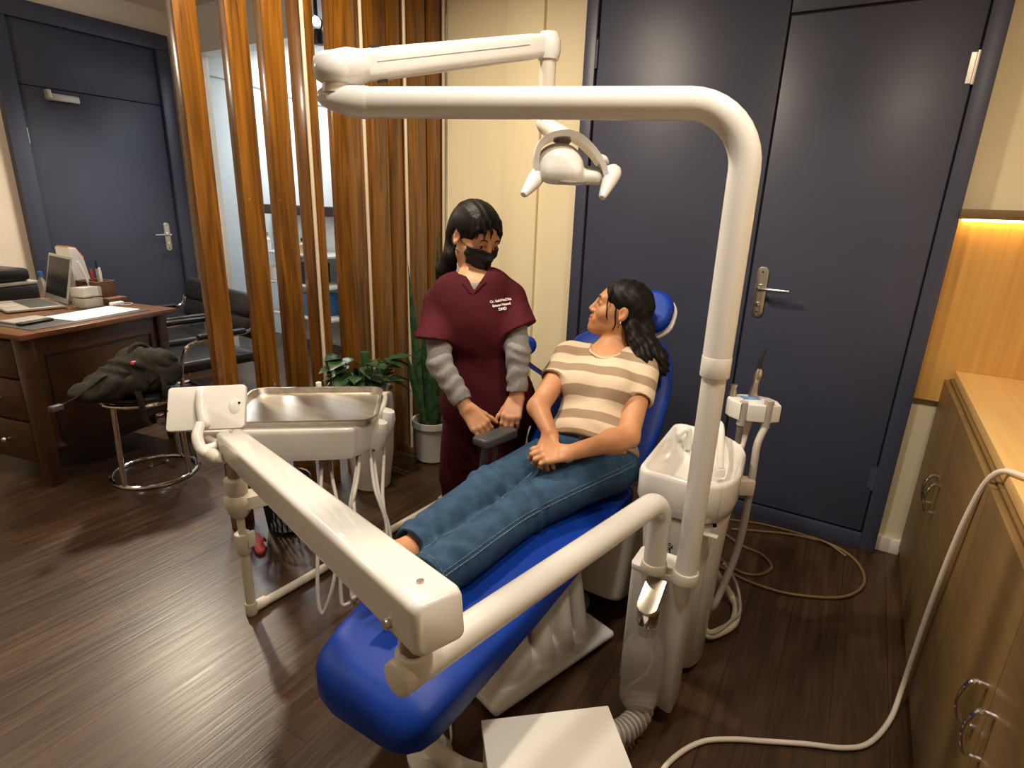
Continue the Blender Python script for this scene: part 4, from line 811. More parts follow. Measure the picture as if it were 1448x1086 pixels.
g = G(); g.rings([[TO+TM @ V((.335+x, .215+y, z-.67)) for x, y in rrect(w, h, r, 6)] for w, h, r, z in ((.50, .37, .05, .672), (.515, .385, .055, .692), (.525, .395, .06, .697), (.525, .395, .06, .700), (.510, .380, .054, .699), (.49, .36, .045, .678), (.48, .35, .04, .677))]); g.obj('steel_tray', M['steel'], dt, angle=40)
for (x, y, nm) in ((.595, .12, 'handpiece_holder'), (.615, .24, 'handpiece_holder')):
    g = G(); q = tq(x, y, .63); g.lathe([(.0, -.075), (.038, -.075), (.043, -.05), (.04, .0), (.03, .025), (0, .028)], q, (tx.x*.25, tx.y*.25, 1), 20); g.obj(nm, M['white'], dt)
    g = G(); g.cyl(q-V((0, 0, .075))-tx*.02, q-V((0, 0, .11))-tx*.03, .012, .008); g.obj('hose_socket', M['nickel'], dt)
g = G(); g.lathe([(0, .672), (.012, .672), (.012, .715), (0, .72)], tq(.33, .424, .67)-V((0, 0, .67)), seg=12); g.obj('rear_knob', M['white'], dt)
g = G(); g.box(tq(.42, .25, .545), (.10, .09, .075), TM, .012); cb = g.obj('control_block', M['white'], dt)
g = G(); g.box(tq(.40, .204, .55), (.016, .004, .03), TM); g.box(tq(.44, .204, .545), (.04, .004, .006), TM); g.obj('dark_slot', M['black'], cb)
g = G(); g.cyl(tq(.36, .25, .57), tq(.36, .25, .40), .014); g.obj('grey_stub', M['greyhose'], dt)
for pts in (((543, 645, 2.0), (541, 700, 1.98), (546, 752, 1.92), (535, 800, 1.85), (505, 842, 1.8), (497, 835, 1.8), (503, 760, 1.82), (500, 700, 1.9), (505, 655, 1.95)),
            ((524, 640, 1.97), (530, 690, 1.95), (547, 750, 1.9), (530, 820, 1.84), (490, 855, 1.8), (482, 840, 1.8), (482, 780, 1.82), (478, 720, 1.88), (468, 665, 1.98)),
            ((528, 640, 2.0), (536, 700, 1.98), (552, 760, 1.92), (540, 830, 1.86), (505, 858, 1.82), (500, 820, 1.84), (495, 720, 1.9), (507, 660, 1.98)),
            ((508, 655, 1.92), (503, 690, 1.9), (492, 735, 1.86), (478, 790, 1.82), (469, 835, 1.8), (457, 867, 1.8), (450, 850, 1.8), (449, 790, 1.82), (452, 720, 1.88), (455, 662, 1.95))):
    hp0 = [at(*p) for p in pts]; far_ = lambda p, o, k: at(p[0], p[1]-o, p[2]+k); hp0 = [far_(pts[0], 16, .22), far_(pts[0], 0, .16)]+hp0[1:-1]+[far_(pts[-1], 0, .16), far_(pts[-1], 16, .22)]
    G().tube(hp0, .0062, 10, 8).obj('handpiece_hose', M['greyhose'], dt)
# viewer plate with bent grips, on the tray's left
v0, v1, v2, v3 = at(233, 550, 1.90), at(344, 545, 1.93), at(352, 604, 1.90), at(243, 611, 1.87)
vx = ((v1-v0)+(v2-v3)).normalized(); vz = ((v0-v3)+(v1-v2)); vz = (vz-vx*vz.dot(vx)).normalized(); vn = vx.cross(vz); vc = (v0+v1+v2+v3)/4; VM = Matrix((vx, vz, vn)).transposed()
hw = ((v1-v0).length+(v2-v3).length)/2; hh = ((v0-v3).length+(v1-v2).length)/2
if vn.dot(CC-vc) < 0: VM = Matrix((vx, vz, vn)).transposed()
sgn = 1 if vn.dot(CC-vc) > 0 else -1
g = G(); g.prism(rrect(hw, hh, .012, 4), -.011, .011, Matrix.Translation(vc) @ VM.to_4x4(), .004); vp_ = g.obj('viewer_plate', M['white'], dt)
def vq(x, y, z): return vc+vx*x+vz*y+vn*(z*sgn)
g = G(); g.tube([vq(-.02, .058, .008), vq(-.015, .05, .018), vq(-.012, .0, .02), vq(.0, -.05, .02), vq(.005, -.062, .012)], [.013, .016, .0165, .017, .012], 14, 6); g.obj('bent_grip', M['white'], vp_)
g = G(); g.ball(vq(.09, 0, -.002), (.03, .04, .018), VM); g.obj('side_boss', M['white'], vp_); g = G(); g.cyl(vq(.105, .01, .012), vq(.105, .01, .0165), .004); g.cyl(vq(-.12, -.005, .009), vq(-.12, -.005, .0125), .003); g.obj('screw', M['gap'], vp_)
q1, q2, q3, q4, q5 = at(284, 598, 1.86), at(279, 618, 1.84), at(286, 636, 1.83), at(300, 643, 1.82), at(318, 655, 1.81)
g = G(); g.tube([q1, q2, q3, q4], [.015, .0175, .0175, .016], 14, 6); hg = g.obj('tray_grip', M['white'], dt)
g = G(); g.tube([q4+(q3-q4)*.3, q4, q4.lerp(q5, .5), q5], [.017, .021, .020, .003], 14, 5); g.obj('grip_knob', M['ivory'], hg)
g = G(); g.tube([q3, q3+V((-.0, .05, .0)), tq(.02, .02, .64)], .014, 12, 5); g.obj('grip_bracket', M['white'], dt)

# pipe stand under the tray
st = thing('pipe_stand', (SX, SY, 0), 'ivory pipe stand under the tray arm with a long pipe along the floor', 'stand')
def sv(z): return V((SX, SY, z))
g = G(); g.cyl(sv(.53), sv(.632), .024); g.obj('chrome_rod', M['chrome'], st)
g = G(); g.cyl(sv(.488), sv(.545), .034, .038, bev=.004); g.obj('collar', M['ivory'], st)
g = G(); g.lathe([(0, .40), (.022, .40), (.036, .42), (.046, .455), (.043, .475), (.034, .488), (0, .488)], V((SX, SY, 0)), seg=20); g.obj('knuckle', M['ivory'], st)
g = G(); F = Matrix.Translation(sv(.455)) @ Matrix((tx, ty, V((0, 0, 1)))).transposed().to_4x4(); g.prism([(.0, -.04), (.10, .01), (.09, .05), (.0, .045)], -.022, .025, F, .004); g.obj('bracket_plate', M['ivory'], st)
g = G(); g.cyl(sv(.32), sv(.41), .013); g.obj('upper_tube', M['ivory'], st)
g = G(); g.cyl(sv(.255), sv(.335), .023, .027, bev=.004); g.box(sv(.31)+CR*.028, (.012, .03, .06), None, .004); g.obj('clamp', M['ivory'], st)
g = G(); g.cyl(sv(.02), sv(.26), .0165); g.obj('lower_tube', M['ivory'], st)
g = G(); g.cyl(sv(.001), sv(.05), .021, bev=.003); g.cyl(V((SX, SY+.01, .0215)), V((SX+.004, SY+.055, .0215)), .0205); g.obj('elbow', M['ivory'], st)
ee = V((-1.60, 2.04, .018)); g = G(); g.cyl(V((SX+.003, SY+.04, .018)), ee, .0165); g.obj('floor_pipe', M['ivory'], st)
ed = V((.02, 1, 0)).normalized(); g = G(); g.box(ee+ed*.02, (.05, .07, .035), None, .005); g.obj('end_coupling', M['cork'], st)
g = G(); g.tube([ee+V((-.02, .05, .03)), ee+V((-.03, .06, .06)), ee+V((-.005, .07, .085)), ee+V((.015, .08, .10)), ee+V((.035, .11, .17))], .007, 8, 8); g.ball(ee+V((.015, .07, .045)), .018); g.obj('valve_hook', M['nickel'], st)

# floor junction box, corrugated hose, small floor cables
b0, b1 = onz(680, 1018, .22), onz(860, 997, .22); bx = (b1-b0); bx.z = 0; BLn = bx.length; bx.normalize(); by = V((bx.y, -bx.x, 0))
jm = Matrix((bx, -by, V((0, 0, 1)))).transposed(); jc = b0+bx*(BLn/2)+by*.14; jc.z = 0
t = thing('junction_box', jc, 'plain white floor junction box at the bottom edge of the photo', 'box')
g = G(); g.box(jc+V((0, 0, .10)), (BLn-.012, .268, .198), jm, .004); g.obj('box_body', M['greywhite'], t)
g = G(); g.box(jc+V((0, 0, .21)), (BLn, .28, .02), jm, .003); g.obj('box_lid', M['enamel'], t)
s0 = b1-bx*.05+V((0, .02, 0)); pts = spline([V((s0.x-.01, s0.y+.0, .10)), V((s0.x+.03, s0.y+.04, .085)), V((s0.x+.07, s0.y+.10, .08)), V((s0.x+.08, s0.y+.20, .09)), V((-.40, 1.56, .12))], 22)
g = G(); g.tube(pts, [.030+.0045*(1 if (i//2) % 2 else -1) for i in range(len(pts))], 16, smooth=False); prop(g.obj('corrugated_hose', M['greyhose']), 'grey corrugated hose between the floor box and the post box', 'hose')
q = b0-bx*.005; g = G(); g.tube([V((q.x+.03, q.y+.0, .055)), V((q.x-.05, q.y-.015, .05)), V((q.x-.15, q.y-.01, .055)), V((q.x-.24, q.y+.05, .06))], .024, 16, 6); prop(g.obj('drain_pipe', M['ivory']), 'short ivory drain pipe entering the left side of the floor box', 'pipe')
cable('thin_cable', [V((q.x+.0, q.y-.05, .03)), V((q.x-.05, q.y-.04, .008)), V((q.x-.11, q.y+.01, .006)), V((q.x-.14, q.y+.07, .006)), V((q.x-.2, q.y+.14, .008))], .004, M['ivory'], 'thin white cable curling at the left foot of the floor box')
cable('thin_cable', [onz(618, 1100, .006), onz(612, 1075, .006), onz(606, 1055, .006), onz(604, 1030, .006)], .004, M['ivory'], 'thin white cable on the floor under the tip of the blue chair')

# operator stool behind the standing dentist
sc = V((-1.19, 2.36, 0))
t = thing('operator_stool', sc, 'blue operator stool standing behind the dentist in maroon scrubs', 'stool')
g = G(); g.cyl(sc+V((0, 0, .46)), sc+V((0, 0, .53)), .17, bev=.02); g.obj('seat', M['vinyl'], t)
G().cyl(sc+V((0, 0, .10)), sc+V((0, 0, .46)), .022).obj('gas_lift', M['chrome'], t)
for k in range(5):
    a = 2*PI*k/5+.3; e = sc+V((.22*math.cos(a), .22*math.sin(a), .06)); g = G(); g.tube([sc+V((0, 0, .10)), e], [.02, .013], 10, smooth=False); lg = g.obj('leg', M['chrome'], t)
    G().cyl(e+V((0, 0, -.058)), e+V((0, 0, -.01)), .022).obj('caster', M['black'], lg)
q = at(748, 489, 2.62); g = G(); g.tube([sc+V((.02, .08, .47)), sc+V((.03, .20, .52)), V((q.x-.03, q.y+.03, .75)), V((q.x-.04, q.y+.03, q.z))], .012, 10, 6); g.obj('back_post', M['chrome'], t)
R = frame((.35, -.93, 0), (0, 0, 1)); g = G(); g.prism([(y, x) for x, y in rrect(.22, .085, .04, 6)], -.02, .025, Matrix.Translation(q-V((.075, .02, 0))) @ R.to_4x4(), .015, 4); g.obj('backrest', M['vinyl'], t, angle=60)
# ================================================================== people
def hand(w, x, n, side, curl, s=1.0, thumb=(.5, .75, -.25), tcurl=.3, spread=.0):
    """w wrist, x along the hand, n back of the hand, side = +-1 puts the thumb on side*(x cross n)"""
    x = V(x).normalized(); n = V(n); n = (n-x*n.dot(x)).normalized(); S_ = x.cross(n)*side; w = V(w); pr = []; tips = []
    for i, (lat, xo) in enumerate(((.030, .080), (.0105, .085), (-.0095, .081), (-.028, .073))):
        kn = w+x*(xo*s)+S_*(lat*s)+n*(.002*s)
        pr.append(cap(w+x*(.004*s)+S_*(lat*.55*s), kn, .0135*s, .0108*s, .012))
    for i, (lat, xo, L) in enumerate(((.030, .080, .070), (.0105, .085, .078), (-.0095, .081, .072), (-.028, .073, .056))):
        p = w+x*(xo*s)+S_*(lat*s)+n*(.002*s); a = 0; fan = (lat)*spread*8
        for j, f in enumerate((.45, .31, .24)):
            a += curl[i][j]; d = x*math.cos(a)-n*math.sin(a)+S_*(fan*math.cos(a)); q = p+d.normalized()*(L*f*s)
            r0 = (.0088, .0078, .0070)[j]*s*(.9 if i == 3 else 1); r1 = (.0078, .0070, .0058)[j]*s*(.9 if i == 3 else 1)
            pr.append(cap(p, q, r0, r1, .004 if j else .008)); p = q
        tips.append((p, d))
    p = w+x*(.018*s)+S_*(.020*s)-n*(.004*s); d = (x*thumb[0]+S_*thumb[1]+n*thumb[2]).normalized()
    for j, L in enumerate((.042, .031, .025)):
        q = p+d*(L*s); pr.append(cap(p, q, (.0145, .0098, .0088)[j]*s, (.0105, .0088, .0066)[j]*s, .012 if j == 0 else .005)); p = q; d = (d+(x*.5-S_*.5-n*.3)*tcurl).normalized()
    return pr, tips
class Head:
    def __init__(s, c, f, roll=0., k=1.0):
        f = V(f).normalized(); u = (V((0, 0, 1))-f*f.z).normalized(); r = u.cross(f)      # r = the person's left
        u2 = u*math.cos(roll)+r*math.sin(roll); r = u2.cross(f); s.c, s.f, s.u, s.r, s.k = V(c), f, u2, r, k
        s.R = np.array([r, f, u2])
    def p(s, r, f, u): return s.c+(s.r*r+s.f*f+s.u*u)*s.k
    def E(s, c, rad, k=.02, op='u', tilt=None):
        R = s.R
        if tilt: R = np.array(Matrix.Rotation(tilt[0], 3, tilt[1])) @ s.R
        return ell(s.p(*c), npv(rad)*s.k, R, k*s.k, op)
    def C(s, a, b, ra, rb=None, k=.01, op='u'): return cap(s.p(*a), s.p(*b), ra*s.k, (rb if rb is not None else ra)*s.k, k*s.k, op)
    def local(s, P): return (P-npv(s.c)) @ s.R.T/s.k
    def base(s):
        E, C = s.E, s.C
        return [E((0, -.014, .028), (.071, .092, .078)), E((0, .026, -.030), (.061, .060, .074), .03), C((-.042, .000, -.062), (0, .066, -.094), .015, .015, .03), C((.042, .000, -.062), (0, .066, -.094), .015, .015, .03),
                E((0, .068, -.094), (.017, .015, .013), .015), E((-.040, .050, -.030), (.024, .022, .022), .02), E((.040, .050, -.030), (.024, .022, .022), .02)]
    def face(s, lids=0., smile=0.):
        E, C = s.E, s.C; o = s.base()
        o += [C((-.034, .070, .020), (.034, .070, .020), .012, k=.02)]
        for q in (-1, 1): o += [E((q*.031, .088, .001), (.016, .013, .010), .012, 's'), E((q*.031, .071, .0), (.0155, .0135, .0125), .004)]
        o += [C((0, .083, .004), (0, .098, -.030), .0075, .0105, .014)]
        for q in (-1, 1): o += [E((q*.0115, .090, -.036), (.0085, .009, .0075), .006)]
        o += [E((0, .074, -.064), (.030, .016, .020), .015)]
        for q in (-1, 1): o += [C((0, .0895, -.0585), (q*.022, .076, -.0615+smile), .0048, .0025, .006), C((0, .0880, -.0685), (q*.019, .076, -.0655+smile), .0060, .0030, .006)]
        o += [C((-.018, .0905, -.0632), (.018, .0905, -.0632), .0016, k=.003, op='s')]
        for q in (-1, 1):
            o += [E((q*.074, -.012, -.010), (.008, .017, .027), .006), E((q*.081, -.006, -.008), (.006, .009, .016), .006, 's'), E((q*.075, -.008, -.032), (.006, .008, .008), .006)]
            o += [C((q*.018, .0835, -.0005), (q*.043, .072, -.001), .0024, .0016, .002, 's')]
        return o
    def eyes(s, par, gaze=(0, 0)):
        for q in (-1, 1):
            c = s.p(q*.031, .0715, .0)
            g = G(); g.ball(c, .0125*s.k, seg=20, rg=12); e = g.obj('eye', M['sclera'], par, angle=180)
            d = (s.f+s.r*(gaze[0]+q*.12)+s.u*gaze[1]).normalized(); g = G(); g.lathe([(0, .0100*s.k), (.0062*s.k, .0108*s.k), (.0055*s.k, .0122*s.k), (0, .0130*s.k)], c, d, 16); g.obj('iris', M['iris'], e)
    def brows(s, prims, par, lift=0):
        for q in (-1, 1):
            P = [snap(prims, s.p(q*a, .085, b+lift), .0006) for a, b in ((.016, .019), (.026, .0235), (.038, .0225), (.047, .016))]
            g = G(); g.tube(P, [.0022, .0030, .0024, .0008], 8, 6); g.obj('eyebrow', M['brow'], par)
            P = [snap(prims, s.p(q*a, .09, b), .0003) for a, b in ((.0175, .0005), (.026, .0042), (.036, .0040), (.0455, -.0005))]
            g = G(); g.tube(P, [.0008, .0014, .0016, .0009], 6, 6); g.obj('eyelash', M['brow'], par)

# ------------------------------------------------------------------ the woman in the chair
def patient():
    root = thing('person', (-.74, 1.72, .50), 'woman with a black ponytail in striped T-shirt and jeans, reclining barefoot with clasped hands', 'person')
    pel = V((-.715, 1.715, .615)); neck = V((-.758, 1.972, .925)); axT = (neck-pel).normalized()
    sL, sR = V((-.622, 1.955, .905)), V((-.893, 1.912, .905)); lat = (sL-sR).normalized(); fw = lat.cross(axT)*-1
    if fw.y > 0: fw = -fw
    TR = np.array([lat, fw, axT])
    eL, eR = at(888, 618, 1.93), at(761, 576, 2.0); wL, wR = at(803, 641, 1.83), at(778, 613, 1.90)
    hL, hR = V((-.635, 1.74, .605)), V((-.80, 1.70, .605)); kL, kR = at(742, 722, 1.79), at(690, 692, 1.87); aL, aR = onz(607, 818, .515), onz(574, 782, .525)
    H = Head(at(876, 437, 2.13), (-.90, -.40, .28), roll=-.10, k=1.0)
    def tpt(a, l, f): return pel+axT*a+lat*l+fw*f
    torso = [ell(pel, (.165, .105, .12), TR, .04), ell(tpt(.13, 0, .0), (.125, .092, .13), TR, .05), ell(tpt(.27, 0, .0), (.138, .098, .13), TR, .05), cap(sR.lerp(sL, .12), sL.lerp(sR, .12), .052, .052, .05),
             ell(tpt(.255, .062, .072), (.062, .050, .062), TR, .04), ell(tpt(.255, -.062, .072), (.062, .050, .062), TR, .04)]
    nk = [cap(H.p(0, -.022, -.045), neck+V((0, .0, -.015)), .048, .054, .03), cap(neck, neck-axT*.05, .06, .07, .04)]
    arms = [cap(sL, eL, .050, .037, .02), cap(sR, eR, .048, .036, .02), cap(eL, wL, .038, .0255, .018), cap(eR, wR, .037, .025, .018), ell(eL.lerp(wL, .25), (.040, .040, .040), None, .03)]
    hx = (at(758, 643, 1.81)-wL); c5 = [(.45, 1.0, .8), (.45, 1.0, .8), (.5, 1.0, .8), (.55, 1.0, .8)]
    hl, tl = hand(wL, hx, (.25, -.50, .83), 1, c5, .98, (.95, .22, -.05), .3)
    hr, tr = hand(wR, at(768, 645, 1.85)-wR, (-.2, -.62, .75), -1, [(.5, .6, .4)]*4, .95, (.8, .5, .2), .2)
    legs = [cap(hL, kL, .085, .058, .03), cap(hR, kR, .085, .058, .03), cap(kL, aL, .055, .036, .02), cap(kR, aR, .055, .036, .02)]
    def foot(a, tdir, up):
        tdir = V(tdir).normalized(); up = V(up).normalized(); sd = tdir.cross(up)
        o = [ell(a-tdir*.025-up*.02, (.032, .032, .036), None, .02), cap(a, a+tdir*.10+up*.01, .034, .026, .03), cap(a+tdir*.09-up*.004, a+tdir*.135-up*.006, .027, .022, .02)]
        for i, l in enumerate((.020, .009, -.002, -.012, -.021)): b = a+tdir*.13+sd*l-up*.008; o.append(cap(b, b+tdir*(.040-.004*i), .010 if i == 0 else .0075, .008 if i == 0 else .006, .004))
        return o
    feet = foot(aL, (-.18, -.86, .30), (.05, .32, .92))+foot(aR, (-.22, -.84, .30), (.0, .32, .92))
    fprims = H.face(smile=.006); body = torso+nk+arms+legs+feet+hl+hr+fprims
    def paint(P):
        q = H.local(P); m = np.zeros(len(P))
        m[(np.abs(q[:, 0]) < .0225) & (q[:, 1] > .076) & (q[:, 2] < -.0555+.006*np.abs(q[:, 0])/.02) & (q[:, 2] > -.0745+.010*np.abs(q[:, 0])/.02)] = 1
        return m
    organic('body', body, [M['skin'], M['lips']], root, .0032, None, paint)
    H.eyes(root, (.35, .25)); H.brows(fprims, root)
    for tps in (tl, tr):
        for p, d in tps[:4]: pass
    # hair
    E, C = H.E, H.C
    hp_ = [E((0, -.022, .034), (.083, .100, .084), .01), E((0, -.06, -.02), (.072, .062, .075), .03),
           E((0, .080, -.028), (.058, .062, .086), .012, 's'), E((.088, .03, -.035), (.03, .040, .05), .01, 's'), E((-.088, .03, -.035), (.03, .040, .05), .01, 's'), E((.082, -.012, -.018), (.022, .020, .034), .008, 's'), E((-.082, -.012, -.018), (.022, .020, .034), .008, 's')]
    tail = [H.p(.03, -.11, -.03), at(905, 476, 2.10), at(916, 492, 2.07), at(928, 508, 2.06), at(931, 522, 2.06), at(926, 532, 2.06)]
    rr = [.036, .042, .040, .034, .028, .014]
    for i in range(5): hp_.append(cap(tail[i], tail[i+1], rr[i], rr[i+1], .02))
    for pts, r0 in (((( 893, 466, 2.07), (900, 486, 2.05), (909, 504, 2.03), (915, 521, 2.03)), .026), (((910, 480, 2.10), (922, 498, 2.07), (934, 512, 2.06), (936, 525, 2.06)), .026), (((899, 462, 2.12), (915, 484, 2.11), (930, 502, 2.09), (934, 518, 2.08)), .030)):
        P_ = [at(*p) for p in pts]
        for i in range(3): hp_.append(cap(P_[i], P_[i+1], r0*(1-.12*i), r0*(.88-.16*i), .025))
    hd = lambda P: .0014*np.sin(P[:, 0]*170+2.5*np.sin(P[:, 2]*60))+(.0035*np.sin((P[:, 0]+.6*P[:, 1]+.8*P[:, 2])*210+2.2*np.sin(P[:, 2]*55))+wob(.005, 48, 2)(P))*np.clip((1.04-P[:, 2])*12, 0, 1)
    hair = organic('hair', hp_, M['hair'], root, .0045, hd)
    g = G()
    for r_, pts in ((.0022, [(.050, .056, .070), (.061, .058, .03), (.066, .046, -.02), (.067, .034, -.05)]), (.0030, [(.062, .024, .02), (.072, .012, -.025), (.075, .002, -.055), (.068, .004, -.078)]), (.0012, [(.056, .056, .06), (.065, .052, .0), (.068, .042, -.04)])):
        g.tube([H.p(*p) for p in pts], [r_, r_, r_*.9, r_*.6][:4] if len(pts) >= 4 else r_, 7, 6)
    g.obj('loose_strand', M['hair'], hair)
    g = G(); g.ball(H.p(.079, -.012, -.043), .0042); g.obj('earring', M['chrome'], root)
    # T-shirt
    shl = grow(torso, .011); dl, dr = (eL-sL).normalized(), (eR-sR).normalized()
    shirt = shl+[ell(pel+axT*.03, (.165, .115, .11), TR, .04), cap(neck.lerp(sL, .35)-axT*.02, sL, .045, .05, .03), cap(neck.lerp(sR, .35)-axT*.02, sR, .045, .05, .03), cut(pel+axT*.025, -axT+fw*.12)]
    for s_, e_ in ((sL, eL), (sR, eR)):
        c_ = s_.lerp(e_, .50); dd = (e_-s_).normalized(); shirt.append(clip([cap(s_, s_.lerp(e_, .7), .058, .060, .02)], c_, dd, [cap(c_-dd*.03, c_+dd*.1, .048, .054)], k=.025))
    nb = neck+axT*.012
    shirt += [cap(nb+fw*.035+axT*.06, nb+fw*.060-axT*.035, .065, .060, .004, 's'), cap(nb+axT*.1, nb-axT*.03, .064, .068, .004, 's')]
    fold = lambda P: wob(.0035, 30)(P)+.0045*np.sin(((P-npv(pel)) @ npv(axT))*95+3*np.sin(((P-npv(pel)) @ npv(lat))*18))*np.clip(1-((P-npv(pel)) @ npv(axT))*5.5, 0, 1)
    sm = stripe_mat('striped_jersey', (.62, .50, .36), (.30, .215, .14), axT, 10+.018, .082)
    o = organic('t_shirt', shirt, sm, root, .0045, fold, origin=None)
    g = G(); P = []
    for k in range(25):
        a = 2*PI*k/24; d = lat*math.cos(a)+fw*math.sin(a)
        P.append(snap(shirt, nb-axT*(.012+.030*max(math.sin(a), 0))+d*(.068+.02*max(math.sin(a), 0)), .001))
    g.tube(P[:-1], .0048, 8, 3, closed=True); g.obj('collar', mat('collar_jersey', (.64, .52, .38), .85, scale=(200, 200, 200)), o)
    # jeans
    jl = [ell(pel+axT*-.005, (.174, .114, .112), TR, .04), cap(hL, kL, .095, .070, .03), cap(hR, kR, .095, .070, .03), ell(pel-V((0, -.02, .03)), (.17, .12, .09), None, .03)]
    for k_, a_, r0, r1 in ((kL, aL, .070, .069), (kR, aR, .068, .065)):
        d = (a_-k_).normalized(); c_ = a_+d*(.012 if k_ is kL else -.022); jl.append(clip([cap(k_, a_+d*.08, r0, r1)], c_, d, [cap(c_-d*.02, c_+d*.1, r1-.015, r1-.011)], k=.025))
    jl += [cut(pel+axT*.085, axT)]
    def jf(P):
        v = wob(.0022, 26, 3)(P)
        for k_, a_, h_ in ((kL, aL, hL), (kR, aR, hR)):
            d = npv((a_-h_).normalized()); s_ = (P-npv(k_)) @ d; v = v+.0050*np.sin(s_*120+2.2*np.sin(P[:, 0]*30))*np.exp(-(s_/.06)**2)*np.exp(-((np.linalg.norm(P-npv(k_), axis=1)/.13)**2))
            s2 = (P-npv(a_)) @ d; v = v+.0035*np.sin(s2*110+2*np.sin(P[:, 0]*40))*np.exp(-((s2+.06)/.05)**2)
        s_ = (P-npv(hL)) @ npv((kL-hL).normalized()); return v+.003*np.sin(s_*90+P[:, 2]*40)*np.exp(-(s_/.05)**2)
    j = organic('jeans', jl, M['denim'], root, .0045, jf)
    def seam(pts, off, r=.0019):
        P = [snap(jl, p, .0004, jf) for p in pts]; g = G(); g.tube(P, r, 6, 2); g.obj('stitched_seam', M['seam'], j)
    out = V((.92, -.1, .12))
    o2 = V((.72, -.1, .42))*.11; o1 = out*.12+V((0, 0, .02)); pts = []
    for i in range(27):
        s_ = i/26; p_ = hL.lerp(kL, s_*2) if s_ < .5 else kL.lerp(aL, s_*2-1); pts.append(p_+o1.lerp(o2, min(1, max(0, s_*2-.3))))
    seam(pts, 0); seam([p+V((-.009, 0, .012)) for p in pts], 0, .0012)
    seam([hL.lerp(kL, .55).lerp(hR.lerp(kR, .5), .42)+V((0, 0, .12))]+[kL.lerp(aL, t)+V((-.5, -.1, .85))*.1 for t in [i/12 for i in range(0, 12)]], 0, .0014)
    d = (aL-kL).normalized(); u_ = frame(d); c_ = aL+d*.004
    g = G(); g.tube([snap(jl[:-1], c_+(u_.col[0]*math.cos(a)+u_.col[1]*math.sin(a))*.09, .0006, jf)-d*.004 for a in [2*PI*i/24 for i in range(24)]], .0016, 6, 2, closed=True); g.obj('stitched_hem', M['seam'], j)
    seam([pel+axT*.05+lat*.13+fw*.12, hL+V((-.01, -.06, .12)), hL+V((.03, -.10, .10)), hL+V((.10, -.12, .05))], 0, .0015)
    q = snap(jl, pel+axT*.07+fw*.16-lat*.01, .001, jf); g = G(); F = frame((axT+fw*.3).normalized()); g.box(q-axT*.015, (.022, .008, .035), Matrix((lat, fw, axT)).transposed(), .003); g.obj('belt_loop', M['seam'], j)
    return H
PH = patient()

